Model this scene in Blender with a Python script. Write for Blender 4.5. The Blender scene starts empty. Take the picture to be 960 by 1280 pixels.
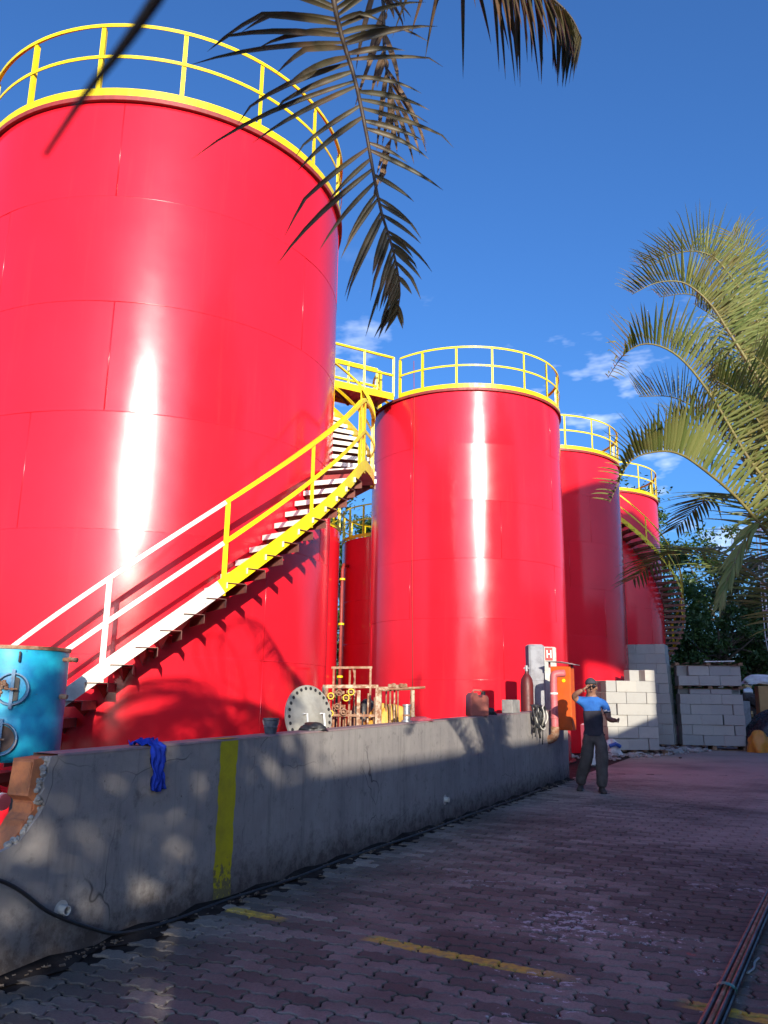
import bpy, bmesh, math, random
from mathutils import Vector, Matrix
random.seed(11)
PI = math.pi
R = math.radians
scene = bpy.context.scene
COL = scene.collection

# ------------------------------------------------------------------ camera, sky, sun, exposure
CAM_Z, PITCH, ROLL = 1.42, R(13.0), R(0.8)
cam_data = bpy.data.cameras.new('camera')
cam = bpy.data.objects.new('camera', cam_data)
COL.objects.link(cam)
cam_data.sensor_fit = 'VERTICAL'
cam_data.sensor_height = 24.0
cam_data.lens = 24.0 * 1000.0 / 1280.0
cam_data.clip_start = 0.02
cam_data.clip_end = 3000
cam_data.dof.use_dof = True
cam_data.dof.focus_distance = 9.0
cam_data.dof.aperture_fstop = 7.2
fw = Vector((0, math.cos(PITCH), math.sin(PITCH)))
up0 = Vector((0, -math.sin(PITCH), math.cos(PITCH)))
rt0 = Vector((1, 0, 0))
rt = rt0 * math.cos(ROLL) + up0 * math.sin(ROLL)
up = -rt0 * math.sin(ROLL) + up0 * math.cos(ROLL)
m = Matrix((rt, up, -fw)).transposed().to_4x4()
m.translation = (0, 0, CAM_Z)
cam.matrix_world = m
scene.camera = cam

SUN_AZ, SUN_EL = R(-80.0), R(15.8)          # azimuth counted from +X
sun_vec = Vector((math.cos(SUN_AZ) * math.cos(SUN_EL), math.sin(SUN_AZ) * math.cos(SUN_EL), math.sin(SUN_EL)))

world = bpy.data.worlds.new('World')
scene.world = world
world.use_nodes = True
wn_ = world.node_tree
wn_.nodes.clear()
w_out = wn_.nodes.new('ShaderNodeOutputWorld')
w_bg = wn_.nodes.new('ShaderNodeBackground')
w_bg.inputs['Strength'].default_value = 0.15
sky = wn_.nodes.new('ShaderNodeTexSky')
sky.sky_type = 'NISHITA'
sky.sun_disc = False
sky.sun_elevation = SUN_EL
sky.sun_rotation = math.atan2(sun_vec.x, sun_vec.y)
sky.altitude = 0
sky.air_density = 1.0
sky.dust_density = 3.2
sky.ozone_density = 9.0
# thin fair-weather clouds in a low band all round the horizon
w_tc = wn_.nodes.new('ShaderNodeTexCoord')
w_map = wn_.nodes.new('ShaderNodeMapping')
w_map.inputs['Scale'].default_value = (1.0, 1.0, 2.6)
w_map.inputs['Location'].default_value = (0.35, 0.0, 0.9)
w_no = wn_.nodes.new('ShaderNodeTexNoise')
w_no.inputs['Scale'].default_value = 5.2
w_no.inputs['Detail'].default_value = 5
w_no.inputs['Roughness'].default_value = 0.62
w_cr = wn_.nodes.new('ShaderNodeMapRange')
w_cr.inputs['From Min'].default_value = 0.595
w_cr.inputs['From Max'].default_value = 0.86
w_sep = wn_.nodes.new('ShaderNodeSeparateXYZ')
w_band = wn_.nodes.new('ShaderNodeMapRange')
w_band.inputs['From Min'].default_value = 0.52
w_band.inputs['From Max'].default_value = 0.36
w_mul = wn_.nodes.new('ShaderNodeMath'); w_mul.operation = 'MULTIPLY'
w_mul2 = wn_.nodes.new('ShaderNodeMath'); w_mul2.operation = 'MULTIPLY'; w_mul2.inputs[1].default_value = 0.8
w_mix = wn_.nodes.new('ShaderNodeMixRGB')
w_mix.inputs['Color2'].default_value = (8.2, 8.4, 8.9, 1)
L = wn_.links.new
L(w_tc.outputs['Generated'], w_map.inputs['Vector'])
L(w_map.outputs[0], w_no.inputs['Vector'])
L(w_no.outputs['Fac'], w_cr.inputs['Value'])
L(w_tc.outputs['Generated'], w_sep.inputs[0])
L(w_sep.outputs['Z'], w_band.inputs['Value'])
L(w_cr.outputs[0], w_mul.inputs[0]); L(w_band.outputs[0], w_mul.inputs[1])
L(w_mul.outputs[0], w_mul2.inputs[0])
L(w_mul2.outputs[0], w_mix.inputs['Fac'])
L(sky.outputs[0], w_mix.inputs['Color1'])
L(w_mix.outputs[0], w_bg.inputs['Color'])
L(w_bg.outputs[0], w_out.inputs['Surface'])

sd = bpy.data.lights.new('sun', 'SUN')
sd.energy = 4.2
sd.angle = R(0.53)
sd.color = (1.0, 0.90, 0.74)
so = bpy.data.objects.new('sun', sd)
COL.objects.link(so)
so.rotation_euler = sun_vec.to_track_quat('Z', 'Y').to_euler()
so.location = (6, -30, 12)

scene.view_settings.view_transform = 'Standard'
scene.view_settings.look = 'None'
scene.view_settings.exposure = 0.80
scene.view_settings.gamma = 1.0
scene.view_settings.use_curve_mapping = False
scene.render.engine = 'CYCLES'

# ------------------------------------------------------------------ helpers
class NT:
    """tiny node helper"""
    def __init__(self, name):
        self.m = bpy.data.materials.new(name)
        self.m.use_nodes = True
        self.t = self.m.node_tree
        self.b = self.t.nodes['Principled BSDF']
    def n(self, typ, **kw):
        x = self.t.nodes.new(typ)
        for k, v in kw.items():
            if k.startswith('_'):
                setattr(x, k[1:], v)
        for k, v in kw.items():
            if not k.startswith('_'):
                key = int(k[1:]) if k[0] == 'i' and k[1:].isdigit() else k.replace('__', ' ')
                s = x.inputs[key]
                if hasattr(v, 'is_linked') or hasattr(v, 'links'):
                    self.t.links.new(v, s)
                else:
                    s.default_value = v
        return x
    def math(self, op, a, b=0.0, c=None):
        x = self.n('ShaderNodeMath', _operation=op, i0=a, i1=b)
        if c is not None:
            if hasattr(c, 'links'): self.t.links.new(c, x.inputs[2])
            else: x.inputs[2].default_value = c
        return x.outputs[0]
    def rng(self, v, a, b, c=0.0, d=1.0):
        x = self.n('ShaderNodeMapRange', Value=v)
        x.inputs['From Min'].default_value = a; x.inputs['From Max'].default_value = b
        x.inputs['To Min'].default_value = c; x.inputs['To Max'].default_value = d
        return x.outputs[0]
    def noise(self, vec, scale, detail=5, rough=0.6):
        return self.n('ShaderNodeTexNoise', Vector=vec, Scale=scale, Detail=detail, Roughness=rough).outputs['Fac']
    def mix(self, f, a, b, blend='MIX'):
        x = self.n('ShaderNodeMixRGB', _blend_type=blend)
        for k, v in (('Fac', f), ('Color1', a), ('Color2', b)):
            if hasattr(v, 'links'): self.t.links.new(v, x.inputs[k])
            elif isinstance(v, (int, float)): x.inputs[k].default_value = v
            else: x.inputs[k].default_value = (*v, 1) if len(v) == 3 else v
        return x.outputs[0]
    def set(self, k, v):
        s = self.b.inputs[k]
        if hasattr(v, 'links'): self.t.links.new(v, s)
        elif isinstance(v, tuple) and len(v) == 3: s.default_value = (*v, 1)
        else: s.default_value = v
    def bump(self, h, strength=0.3, dist=0.01, prev=None):
        x = self.n('ShaderNodeBump', Height=h, Strength=strength, Distance=dist)
        if prev is not None: self.t.links.new(prev, x.inputs['Normal'])
        return x.outputs[0]
    def obj(self):
        return self.n('ShaderNodeTexCoord').outputs['Object']
    def pos(self):
        return self.n('ShaderNodeNewGeometry').outputs['Position']

def pm(name, col, col2=None, rough=0.6, metal=0.0, scale=6.0, lo=0.42, hi=0.68, bump=0.15, bscale=90.0, bdist=0.004, spec=0.5, rvar=0.1, rand=0.0):
    """paint/wood/stone-like material: two tones mixed by a blotchy noise, fine bump, uneven gloss"""
    k = NT(name)
    v = k.pos()
    if col2 is None:
        col2 = tuple(c * 0.72 for c in col)
    f = k.rng(k.noise(v, scale, 6, 0.65), lo, hi)
    c = k.mix(f, col, col2)
    if rand:
        r = k.n('ShaderNodeObjectInfo').outputs['Random']
        c = k.mix(1.0, c, k.n('ShaderNodeCombineColor', Red=k.rng(r, 0, 1, 1 - rand, 1 + rand), Green=k.rng(r, 0, 1, 1 - rand, 1 + rand), Blue=k.rng(r, 0, 1, 1 - rand, 1 + rand)).outputs[0], 'MULTIPLY')
    k.set('Base Color', c)
    k.set('Roughness', k.rng(k.noise(v, scale * 2.3, 4), 0.3, 0.7, max(0.02, rough - rvar), min(1, rough + rvar)))
    k.set('Metallic', metal)
    k.set('Specular IOR Level', spec)
    if bump:
        k.set('Normal', k.bump(k.noise(v, bscale, 4), bump, bdist))
    return k.m

class MB:
    """collects verts/faces in world coordinates, then links them as ONE mesh object"""
    def __init__(self):
        self.v, self.f, self.mi, self.sm = [], [], [], []
        self.cm, self.cs = 0, False
    def face(self, idx):
        self.f.append(tuple(idx)); self.mi.append(self.cm); self.sm.append(self.cs)
    def add(self, verts, faces):
        o = len(self.v)
        self.v += [tuple(p) for p in verts]
        for q in faces: self.face([i + o for i in q])
    def box(self, c, s, M=None, taper=1.0):
        hx, hy, hz = s[0] / 2, s[1] / 2, s[2] / 2
        vs = []
        for z in (-1, 1):
            k = taper if z > 0 else 1.0
            for x, y in ((-1, -1), (1, -1), (1, 1), (-1, 1)):
                p = Vector((x * hx * k, y * hy * k, z * hz))
                if M is not None: p = M @ p
                vs.append(p + Vector(c))
        self.add(vs, [(3, 2, 1, 0), (4, 5, 6, 7), (0, 1, 5, 4), (1, 2, 6, 5), (2, 3, 7, 6), (3, 0, 4, 7)])
    def bbox(self, c, s, M=None, b=0.01):
        """box with chamfered vertical and horizontal edges"""
        hx, hy, hz = s[0] / 2, s[1] / 2, s[2] / 2
        b = min(b, hx * .9, hy * .9, hz * .9)
        rings = []
        for z, k in ((-hz, b), (-hz + b, 0), (hz - b, 0), (hz, b)):
            x, y = hx - k, hy - k
            rings.append([(-x + b, -y, z), (x - b, -y, z), (x, -y + b, z), (x, y - b, z), (x - b, y, z), (-x + b, y, z), (-x, y - b, z), (-x, -y + b, z)])
        vs = []
        for r_ in rings:
            for p in r_:
                p = Vector(p)
                if M is not None: p = M @ p
                vs.append(p + Vector(c))
        fs = [tuple(range(7, -1, -1)), tuple(range(24, 32))]
        for i in range(3):
            for j in range(8):
                fs.append((i * 8 + j, i * 8 + (j + 1) % 8, i * 8 + 8 + (j + 1) % 8, i * 8 + 8 + j))
        self.add(vs, fs)
    def tube(self, pts, rad, n=8, cap=True, closed=False):
        pts = [Vector(p) for p in pts]
        N = len(pts)
        rads = rad if isinstance(rad, (list, tuple)) else [rad] * N
        o = len(self.v)
        prev = None
        for i, p in enumerate(pts):
            if closed: t = pts[(i + 1) % N] - pts[i - 1]
            else: t = pts[min(i + 1, N - 1)] - pts[max(i - 1, 0)]
            t.normalize()
            if prev is None:
                a = Vector((0, 0, 1)) if abs(t.z) < 0.9 else Vector((1, 0, 0))
                u = t.cross(a).normalized()
            else:
                u = (prev - t * prev.dot(t)).normalized()
            prev = u
            w = t.cross(u)
            for j in range(n):
                a = 2 * PI * j / n
                self.v.append(tuple(p + (u * math.cos(a) + w * math.sin(a)) * rads[i]))
        rng = N if closed else N - 1
        for i in range(rng):
            i2 = (i + 1) % N
            for j in range(n):
                self.face((o + i * n + j, o + i * n + (j + 1) % n, o + i2 * n + (j + 1) % n, o + i2 * n + j))
        if cap and not closed:
            self.face([o + j for j in range(n - 1, -1, -1)])
            self.face([o + (N - 1) * n + j for j in range(n)])
    def bar(self, pts, w, h, closed=False, outs=None):
        """rectangular section swept along pts: w across (horizontal normal), h upwards"""
        pts = [Vector(p) for p in pts]
        N = len(pts); o = len(self.v)
        for i, p in enumerate(pts):
            if closed: t = pts[(i + 1) % N] - pts[i - 1]
            else: t = pts[min(i + 1, N - 1)] - pts[max(i - 1, 0)]
            t.normalize()
            s = outs[i] if outs else Vector((t.y, -t.x, 0))
            s = Vector(s)
            if s.length < 1e-4: s = Vector((1, 0, 0))
            s.normalize()
            u = s.cross(t).normalized()
            if u.z < 0: u = -u
            if abs(t.z) > 0.99: u = t.cross(s).normalized()
            for a, b in ((-1, -1), (1, -1), (1, 1), (-1, 1)):
                self.v.append(tuple(p + s * (a * w / 2) + u * (b * h / 2)))
        for i in range(N if closed else N - 1):
            i2 = (i + 1) % N
            for j in range(4):
                self.face((o + i * 4 + j, o + i * 4 + (j + 1) % 4, o + i2 * 4 + (j + 1) % 4, o + i2 * 4 + j))
        if not closed:
            self.face((o + 3, o + 2, o + 1, o)); e = o + (N - 1) * 4
            self.face((e, e + 1, e + 2, e + 3))
    def lathe(self, c, prof, n=32, M=None, a0=0, a1=2 * PI):
        full = abs(a1 - a0 - 2 * PI) < 1e-6
        cnt = n if full else n + 1
        o = len(self.v)
        for (r_, z) in prof:
            for j in range(cnt):
                a = a0 + (a1 - a0) * j / n
                p = Vector((r_ * math.cos(a), r_ * math.sin(a), z))
                if M is not None: p = M @ p
                self.v.append(tuple(p + Vector(c)))
        for i in range(len(prof) - 1):
            for j in range(n):
                j2 = (j + 1) % cnt
                self.face((o + i * cnt + j, o + i * cnt + j2, o + (i + 1) * cnt + j2, o + (i + 1) * cnt + j))
    def prism(self, poly, z0, z1, T):
        """poly in (a,b) extruded from z0 to z1, T maps (a,b,c) to world"""
        n = len(poly)
        vs = [T(a, b, z0) for a, b in poly] + [T(a, b, z1) for a, b in poly]
        self.add(vs, [tuple(range(n - 1, -1, -1)), tuple(range(n, 2 * n))] + [(i, (i + 1) % n, n + (i + 1) % n, n + i) for i in range(n)])
    def build(self, name, mats, parent=None, smooth=None, loc=None, auto=None):
        off = Vector((0, 0, 0))
        if parent is not None:
            off = Vector(parent['_o']) if '_o' in parent else Vector((0, 0, 0))
        elif loc is not None:
            off = Vector(loc)
        me = bpy.data.meshes.new(name)
        me.from_pydata([(p[0] - off.x, p[1] - off.y, p[2] - off.z) for p in self.v], [], self.f)
        if not isinstance(mats, (list, tuple)): mats = [mats]
        for q in mats: me.materials.append(q)
        me.polygons.foreach_set('material_index', self.mi)
        sm = self.sm if smooth is None else [smooth] * len(self.f)
        me.polygons.foreach_set('use_smooth', sm)
        me.update()
        if auto is not None:
            me.set_sharp_from_angle(angle=R(auto))
        o = bpy.data.objects.new(name, me)
        COL.objects.link(o)
        if parent is not None:
            o.parent = parent
            o['_o'] = tuple(off)
        else:
            if loc is not None: o.location = off
            o['_o'] = tuple(off)
        return o

def tag(o, label=None, cat=None, group=None, kind=None):
    if label: o['label'] = label
    if cat: o['category'] = cat
    if group: o['group'] = group
    if kind: o['kind'] = kind
    return o
def thing(name, loc, label, cat, group=None):
    o = bpy.data.objects.new(name, None)
    o.empty_display_size = 0.2
    COL.objects.link(o)
    o.location = loc
    o['_o'] = tuple(loc)
    return tag(o, label, cat, group)
def inst(src, name, parent, loc, rot=(0, 0, 0), scale=(1, 1, 1)):
    c = bpy.data.objects.new(name, src)
    COL.objects.link(c)
    if parent is not None: c.parent = parent
    c.location = loc; c.rotation_euler = rot; c.scale = scale
    return c
def catmull(pts, n):
    pts = [Vector(p) for p in pts]
    P = [pts[0] * 2 - pts[1]] + pts + [pts[-1] * 2 - pts[-2]]
    out = []
    S = len(pts) - 1
    for k in range(n + 1):
        x = k / n * S
        i = min(int(x), S - 1); t = x - i
        a, b, c, d = P[i], P[i + 1], P[i + 2], P[i + 3]
        out.append(0.5 * (2 * b + (c - a) * t + (2 * a - 5 * b + 4 * c - d) * t * t + (3 * b - a - 3 * c + d) * t ** 3))
    return out
def pol(C, r_, deg, z):
    return Vector((C[0] + r_ * math.cos(R(deg)), C[1] + r_ * math.sin(R(deg)), z))
def rz(deg): return Matrix.Rotation(R(deg), 3, 'Z')
def jit(s): return random.uniform(-s, s)

# wall frame: s runs along the wall away from the camera, n towards the yard, z up
W0 = Vector((-1.8237, 4.6604, 0)); WD = Vector((0.44145, 0.89729, 0)); WNV = Vector((0.89729, -0.44145, 0))
def W(s, n, z): return W0 + WD * s + WNV * n + Vector((0, 0, z))
WALL_ANG = math.degrees(math.atan2(WD.y, WD.x))
def wtop(s): return 1.072 + 0.0135 * s

# ------------------------------------------------------------------ materials
def red_paint():
    k = NT('red_gloss_paint')
    v = k.obj()
    f = k.rng(k.noise(v, 0.7, 5), 0.35, 0.7)
    c = k.mix(f, (0.80, 0.014, 0.030), (0.70, 0.012, 0.024))
    # dust washed down the shell in vertical streaks
    mp = k.n('ShaderNodeMapping', Vector=v); mp.inputs['Scale'].default_value = (5, 5, 0.25)
    st = k.rng(k.noise(mp.outputs[0], 2.0, 6, 0.7), 0.56, 0.85, 0, 0.22)
    c = k.mix(st, c, (0.60, 0.06, 0.06))
    k.set('Base Color', c)
    sp = k.noise(v, 55, 3, 0.7)
    rn = k.n('ShaderNodeObjectInfo').outputs['Random']
    k.set('Roughness', k.math('ADD', k.rng(k.noise(v, 1.7, 4), 0.3, 0.7, 0.10, 0.15), k.math('MULTIPLY', rn, 0.11)))
    sp2 = k.noise(v, 240, 2, 0.8)
    k.set('Specular IOR Level', 0.5)
    b1 = k.bump(k.noise(v, 1.3, 2), 0.25, 0.012)
    k.set('Normal', k.bump(sp2, 0.22, 0.0006, k.bump(sp, 0.14, 0.0014, b1)))
    return k.m
RED = red_paint()
RED_D = pm('red_primer', (0.30, 0.035, 0.03), (0.20, 0.03, 0.025), 0.55)
def weld_mat():
    return pm('red_weld', (0.62, 0.012, 0.03), (0.52, 0.01, 0.025), 0.35)
WELD = RED
YEL = pm('yellow_paint', (0.86, 0.66, 0.008), (0.76, 0.52, 0.008), 0.38, scale=4, bump=0.08)
WHT = pm('white_primer', (0.72, 0.68, 0.60), (0.48, 0.42, 0.35), 0.5, scale=5, lo=0.5, hi=0.75)
WHT_T = pm('white_step_paint', (0.78, 0.72, 0.64), (0.55, 0.36, 0.30), 0.5, scale=4, lo=0.5, hi=0.8)
STEP = pm('brown_shaded_step_steel', (0.22, 0.075, 0.055), (0.14, 0.06, 0.05), 0.6, scale=9)  # red-brown paint, with the shade of undersides and far stair put into it
GALV = pm('galvanised_steel', (0.50, 0.51, 0.52), (0.36, 0.37, 0.38), 0.4, 0.75, scale=20)
DARKM = pm('dark_metal', (0.05, 0.05, 0.055), (0.03, 0.03, 0.03), 0.45, 0.3)
RUST = pm('rusty_steel', (0.24, 0.105, 0.055), (0.40, 0.28, 0.19), 0.8, 0.0, scale=14, lo=0.45, hi=0.68, bump=0.4, bscale=60)
RUST_W = pm('flaking_white_steel', (0.52, 0.40, 0.28), (0.24, 0.11, 0.055), 0.7, 0, scale=13, lo=0.42, hi=0.56, bump=0.3)
BLACK = pm('black_rubber', (0.018, 0.018, 0.02), (0.03, 0.03, 0.03), 0.5, bump=0.1)
def wall_plaster():
    k = NT('grey_wall_plaster')
    v = k.pos()
    n1 = k.noise(v, 1.6, 8, 0.68)
    c = k.mix(k.rng(n1, 0.35, 0.7), (0.31, 0.29, 0.275), (0.215, 0.20, 0.20))
    n2 = k.noise(v, 9, 7, 0.75)
    c = k.mix(k.rng(n2, 0.56, 0.72, 0, 0.7), c, (0.095, 0.088, 0.088))
    # streaks running down from the top
    mp = k.n('ShaderNodeMapping', Vector=v); mp.inputs['Scale'].default_value = (9, 9, 0.9)
    c = k.mix(k.rng(k.noise(mp.outputs[0], 1.5, 6, 0.7), 0.52, 0.75, 0, 0.55), c, (0.11, 0.105, 0.105))
    # ragged-edged dark brown towards the foot
    z = k.n('ShaderNodeSeparateXYZ', Vector=v).outputs['Z']
    d = k.math('ADD', z, k.rng(n2, 0.3, 0.7, -0.16, 0.16))
    c = k.mix(k.rng(d, 0.30, 0.02, 0, 0.85), c, (0.055, 0.042, 0.038))
    c = k.mix(k.rng(k.noise(v, 26, 3), 0.70, 0.76, 0, 0.7), c, (0.05, 0.045, 0.04))
    vo = k.n('ShaderNodeTexVoronoi', _feature='DISTANCE_TO_EDGE', Vector=k.mix(0.25, v, k.n('ShaderNodeTexNoise', Vector=v, Scale=3.0).outputs['Color'], 'ADD'), Scale=1.1)
    cr = k.rng(vo.outputs['Distance'], 0.0, 0.006, 1, 0)
    cr = k.math('MULTIPLY', cr, k.rng(k.noise(v, 1.2, 3), 0.5, 0.6))
    c = k.mix(k.math('MULTIPLY', cr, 0.8), c, (0.03, 0.03, 0.03))
    k.set('Base Color', c)
    k.set('Roughness', 0.9)
    k.set('Specular IOR Level', 0.25)
    b = k.bump(k.noise(v, 5, 5), 0.35, 0.012)
    k.set('Normal', k.bump(k.noise(v, 110, 4, 0.7), 0.45, 0.004, b))
    return k.m
PLASTER = wall_plaster()
CONC = pm('raw_concrete', (0.34, 0.33, 0.31), (0.22, 0.21, 0.20), 0.9, scale=7, bump=0.5, bscale=50, spec=0.2)
WALLTOP = pm('dusty_wall_top', (0.28, 0.20, 0.19), (0.20, 0.16, 0.17), 0.9, scale=10, bump=0.4, bscale=60, spec=0.2)
BRICK = pm('orange_brick', (0.55, 0.20, 0.085), (0.40, 0.15, 0.08), 0.9, scale=20, bump=0.5, bscale=80, spec=0.2)
MORT = pm('broken_mortar', (0.34, 0.33, 0.31), (0.20, 0.19, 0.18), 0.95, scale=30, bump=0.9, bscale=45, bdist=0.012, spec=0.1)
def stripe_mat():
    k = NT('yellow_wall_stripe')
    v = k.pos()
    z = k.n('ShaderNodeSeparateXYZ', Vector=v).outputs['Z']
    c = k.mix(k.rng(k.noise(v, 5, 6, 0.7), 0.4, 0.7), (0.50, 0.43, 0.012), (0.36, 0.31, 0.02))
    w_ = k.math('ADD', k.rng(k.noise(v, 24, 6, 0.7), 0.35, 0.7), k.rng(z, 0.42, 0.05, -0.4, 0.75))
    c = k.mix(k.rng(w_, 0.75, 1.0, 0, 0.85), c, (0.10, 0.09, 0.07))
    k.set('Base Color', c); k.set('Roughness', 0.8); k.set('Specular IOR Level', 0.3)
    k.set('Normal', k.bump(k.noise(v, 110, 4, 0.7), 0.5, 0.004))
    return k.m
STRIPE = stripe_mat()
PAINT_DIR = (math.cos(R(-33)), math.sin(R(-33)))
def paver_mat(name, tone=True):
    k = NT(name)
    v = k.pos()
    if tone:
        a = k.n('ShaderNodeAttribute'); a.attribute_name = 'tone'
        t = k.math('FRACT', k.math('ADD', a.outputs['Fac'], k.n('ShaderNodeObjectInfo').outputs['Random']))
    else:
        t = k.noise(v, 9, 2)
    c = k.mix(t, (0.108, 0.093, 0.080), (0.30, 0.262, 0.225))
    big = k.noise(v, 0.55, 6, 0.65)
    c = k.mix(k.rng(big, 0.42, 0.60, 0, 0.85), c, (0.082, 0.068, 0.058))
    # pink brick dust spread over the yard
    dust = k.noise(k.n('ShaderNodeMapping', Vector=v, Location=(3.1, 1.7, 0)).outputs[0], 0.42, 6, 0.62)
    y = k.n('ShaderNodeSeparateXYZ', Vector=v).outputs['Y']
    x = k.n('ShaderNodeSeparateXYZ', Vector=v).outputs['X']
    dm = k.math('ADD', k.math('ADD', dust, k.rng(y, 4, 17, -0.06, 0.10)), k.rng(k.math('SUBTRACT', x, k.math('MULTIPLY', y, 0.25)), -0.5, 2.2, -0.05, 0.11))
    c = k.mix(k.rng(dm, 0.48, 0.72, 0, 0.8), c, (0.38, 0.305, 0.26))
    fine = k.noise(v, 70, 5, 0.75)
    c = k.mix(k.rng(fine, 0.45, 0.75, 0, 0.5), c, (0.06, 0.05, 0.05))
    # the odd red-painted patches
    c = k.mix(k.rng(k.noise(k.n('ShaderNodeMapping', Vector=v, Location=(9.1, 4.4, 2)).outputs[0], 2.3, 4), 0.735, 0.75, 0, 0.6), c, (0.38, 0.09, 0.07))
    # yellow bay line, worn
    ox, oy = -1.03, 5.93
    dx = k.math('SUBTRACT', x, ox); dy = k.math('SUBTRACT', y, oy)
    al = k.math('ADD', k.math('MULTIPLY', dx, PAINT_DIR[0]), k.math('MULTIPLY', dy, PAINT_DIR[1]))
    ac = k.math('ADD', k.math('MULTIPLY', dx, -PAINT_DIR[1]), k.math('MULTIPLY', dy, PAINT_DIR[0]))
    ac = k.math('ADD', ac, k.rng(k.noise(v, 14, 4), 0.2, 0.8, -0.02, 0.02))
    band = k.rng(k.math('ABSOLUTE', ac), 0.052, 0.062, 1, 0)
    s1 = k.math('MULTIPLY', k.rng(al, 0.0, 0.03), k.rng(al, 0.40, 0.52, 1, 0))
    s2 = k.math('MULTIPLY', k.rng(al, 1.12, 1.2), k.rng(al, 2.15, 2.5, 1, 0))
    s3 = k.math('MULTIPLY', k.rng(al, 2.95, 3.1), k.rng(al, 3.9, 4.2, 1, 0))
    seg = k.math('MAXIMUM', s1, k.math('MAXIMUM', s2, s3))
    worn = k.rng(k.noise(v, 17, 6, 0.75), 0.42, 0.68, 1, 0.2)
    c = k.mix(k.math('MULTIPLY', k.math('MULTIPLY', band, seg), worn), c, (0.60, 0.40, 0.06))
    # white splashes of lime/paint
    ws = k.noise(k.n('ShaderNodeMapping', Vector=v, Location=(1.3, 7.7, 0)).outputs[0], 13, 6, 0.72)
    wa = k.noise(k.n('ShaderNodeMapping', Vector=v, Location=(5.3, 0.2, 0)).outputs[0], 1.1, 3)
    wm = k.math('MULTIPLY', k.rng(k.math('ADD', ws, k.rng(wa, 0.4, 0.7, -0.1, 0.1)), 0.575, 0.64), k.math('MULTIPLY', k.rng(y, 8.5, 5.5), k.rng(x, 0.1, 0.6)))
    c = k.mix(k.math('MULTIPLY', wm, 0.8), c, (0.55, 0.54, 0.55))
    k.set('Base Color', c)
    k.set('Roughness', k.rng(fine, 0.3, 0.7, 0.72, 0.95))
    k.set('Specular IOR Level', 0.3)
    b = k.bump(k.noise(v, 22, 4), 0.3, 0.006)
    k.set('Normal', k.bump(k.noise(v, 190, 3, 0.8), 0.6, 0.003, b))
    return k.m
PAVER = paver_mat('paver_concrete')
PAVE_FAR = paver_mat('paving_far', False)
SOIL = pm('joint_soil', (0.022, 0.017, 0.016), (0.045, 0.036, 0.032), 1.0, scale=5, bump=0.6, bscale=70, spec=0.1)
def block_mat():
    k = NT('aerated_concrete')
    v = k.pos()
    r = k.n('ShaderNodeObjectInfo').outputs['Random']
    c = k.mix(r, (0.46, 0.44, 0.39), (0.34, 0.34, 0.325))
    c = k.mix(k.rng(k.noise(v, 6, 6, 0.7), 0.5, 0.75, 0, 0.5), c, (0.30, 0.29, 0.27))
    k.set('Base Color', c); k.set('Roughness', 0.95); k.set('Specular IOR Level', 0.15)
    k.set('Normal', k.bump(k.noise(v, 120, 4, 0.8), 0.5, 0.004))
    return k.m
BLOCK = block_mat()
WOOD = pm('weathered_wood', (0.27, 0.18, 0.11), (0.16, 0.10, 0.065), 0.85, scale=18, bump=0.4, spec=0.2, rand=0.2)
def drum_mat():
    k = NT('blue_drum_paint')
    v = k.obj()
    c = k.mix(k.rng(k.noise(v, 2.2, 6, 0.65), 0.42, 0.66), (0.015, 0.42, 0.60), (0.012, 0.20, 0.45))
    c = k.mix(k.rng(k.noise(v, 38, 6, 0.8), 0.62, 0.70, 0, 0.8), c, (0.03, 0.035, 0.06))
    c = k.mix(k.rng(k.noise(v, 6, 7, 0.75), 0.66, 0.70, 0, 0.8), c, (0.16, 0.07, 0.04))
    k.set('Base Color', c)
    k.set('Roughness', k.rng(k.noise(v, 7, 4), 0.3, 0.7, 0.32, 0.5))
    k.set('Normal', k.bump(k.noise(v, 3.5, 3), 0.4, 0.01))
    return k.m
DRUM = drum_mat()
DRUM_L = pm('faded_blue_steel', (0.10, 0.22, 0.36), (0.16, 0.10, 0.07), 0.55, scale=14, lo=0.5, hi=0.7)
ORANGE = pm('orange_cabinet_paint', (0.72, 0.11, 0.012), (0.55, 0.09, 0.015), 0.42, scale=5)
PINK = pm('faded_red_pipe_paint', (0.52, 0.13, 0.15), (0.42, 0.10, 0.10), 0.5, scale=8)
TARP_Y = pm('yellow_tarpaulin', (0.62, 0.34, 0.05), (0.46, 0.24, 0.04), 0.55, scale=6, bump=0.5, bscale=14, bdist=0.02)
TARP_O = pm('orange_tarpaulin', (0.62, 0.26, 0.03), (0.50, 0.20, 0.03), 0.5, scale=5, bump=0.4, bscale=12, bdist=0.02)
BAGB = pm('black_plastic_sheet', (0.015, 0.015, 0.018), (0.025, 0.025, 0.03), 0.28, bump=0.8, bscale=9, bdist=0.04)
SACK = pm('white_woven_sack', (0.66, 0.65, 0.64), (0.52, 0.50, 0.50), 0.7, bump=0.5, bscale=30, bdist=0.01)
SACKB = pm('blue_print', (0.03, 0.10, 0.42), (0.03, 0.08, 0.3), 0.6)
BOXC = pm('brown_cardboard', (0.48, 0.30, 0.12), (0.38, 0.23, 0.09), 0.8, scale=5)
CLOTH = pm('blue_cloth', (0.02, 0.055, 0.46), (0.015, 0.04, 0.32), 0.85, bump=0.5, bscale=120, spec=0.15)
JERRY = pm('brown_red_plastic', (0.36, 0.10, 0.075), (0.24, 0.08, 0.065), 0.45, scale=7)
GREYC = pm('pale_grey_casting', (0.50, 0.49, 0.45), (0.38, 0.36, 0.32), 0.55, scale=6)
CANVAS = pm('grey_sheet', (0.30, 0.31, 0.34), (0.20, 0.20, 0.22), 0.75, scale=7, bump=0.4)
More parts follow.
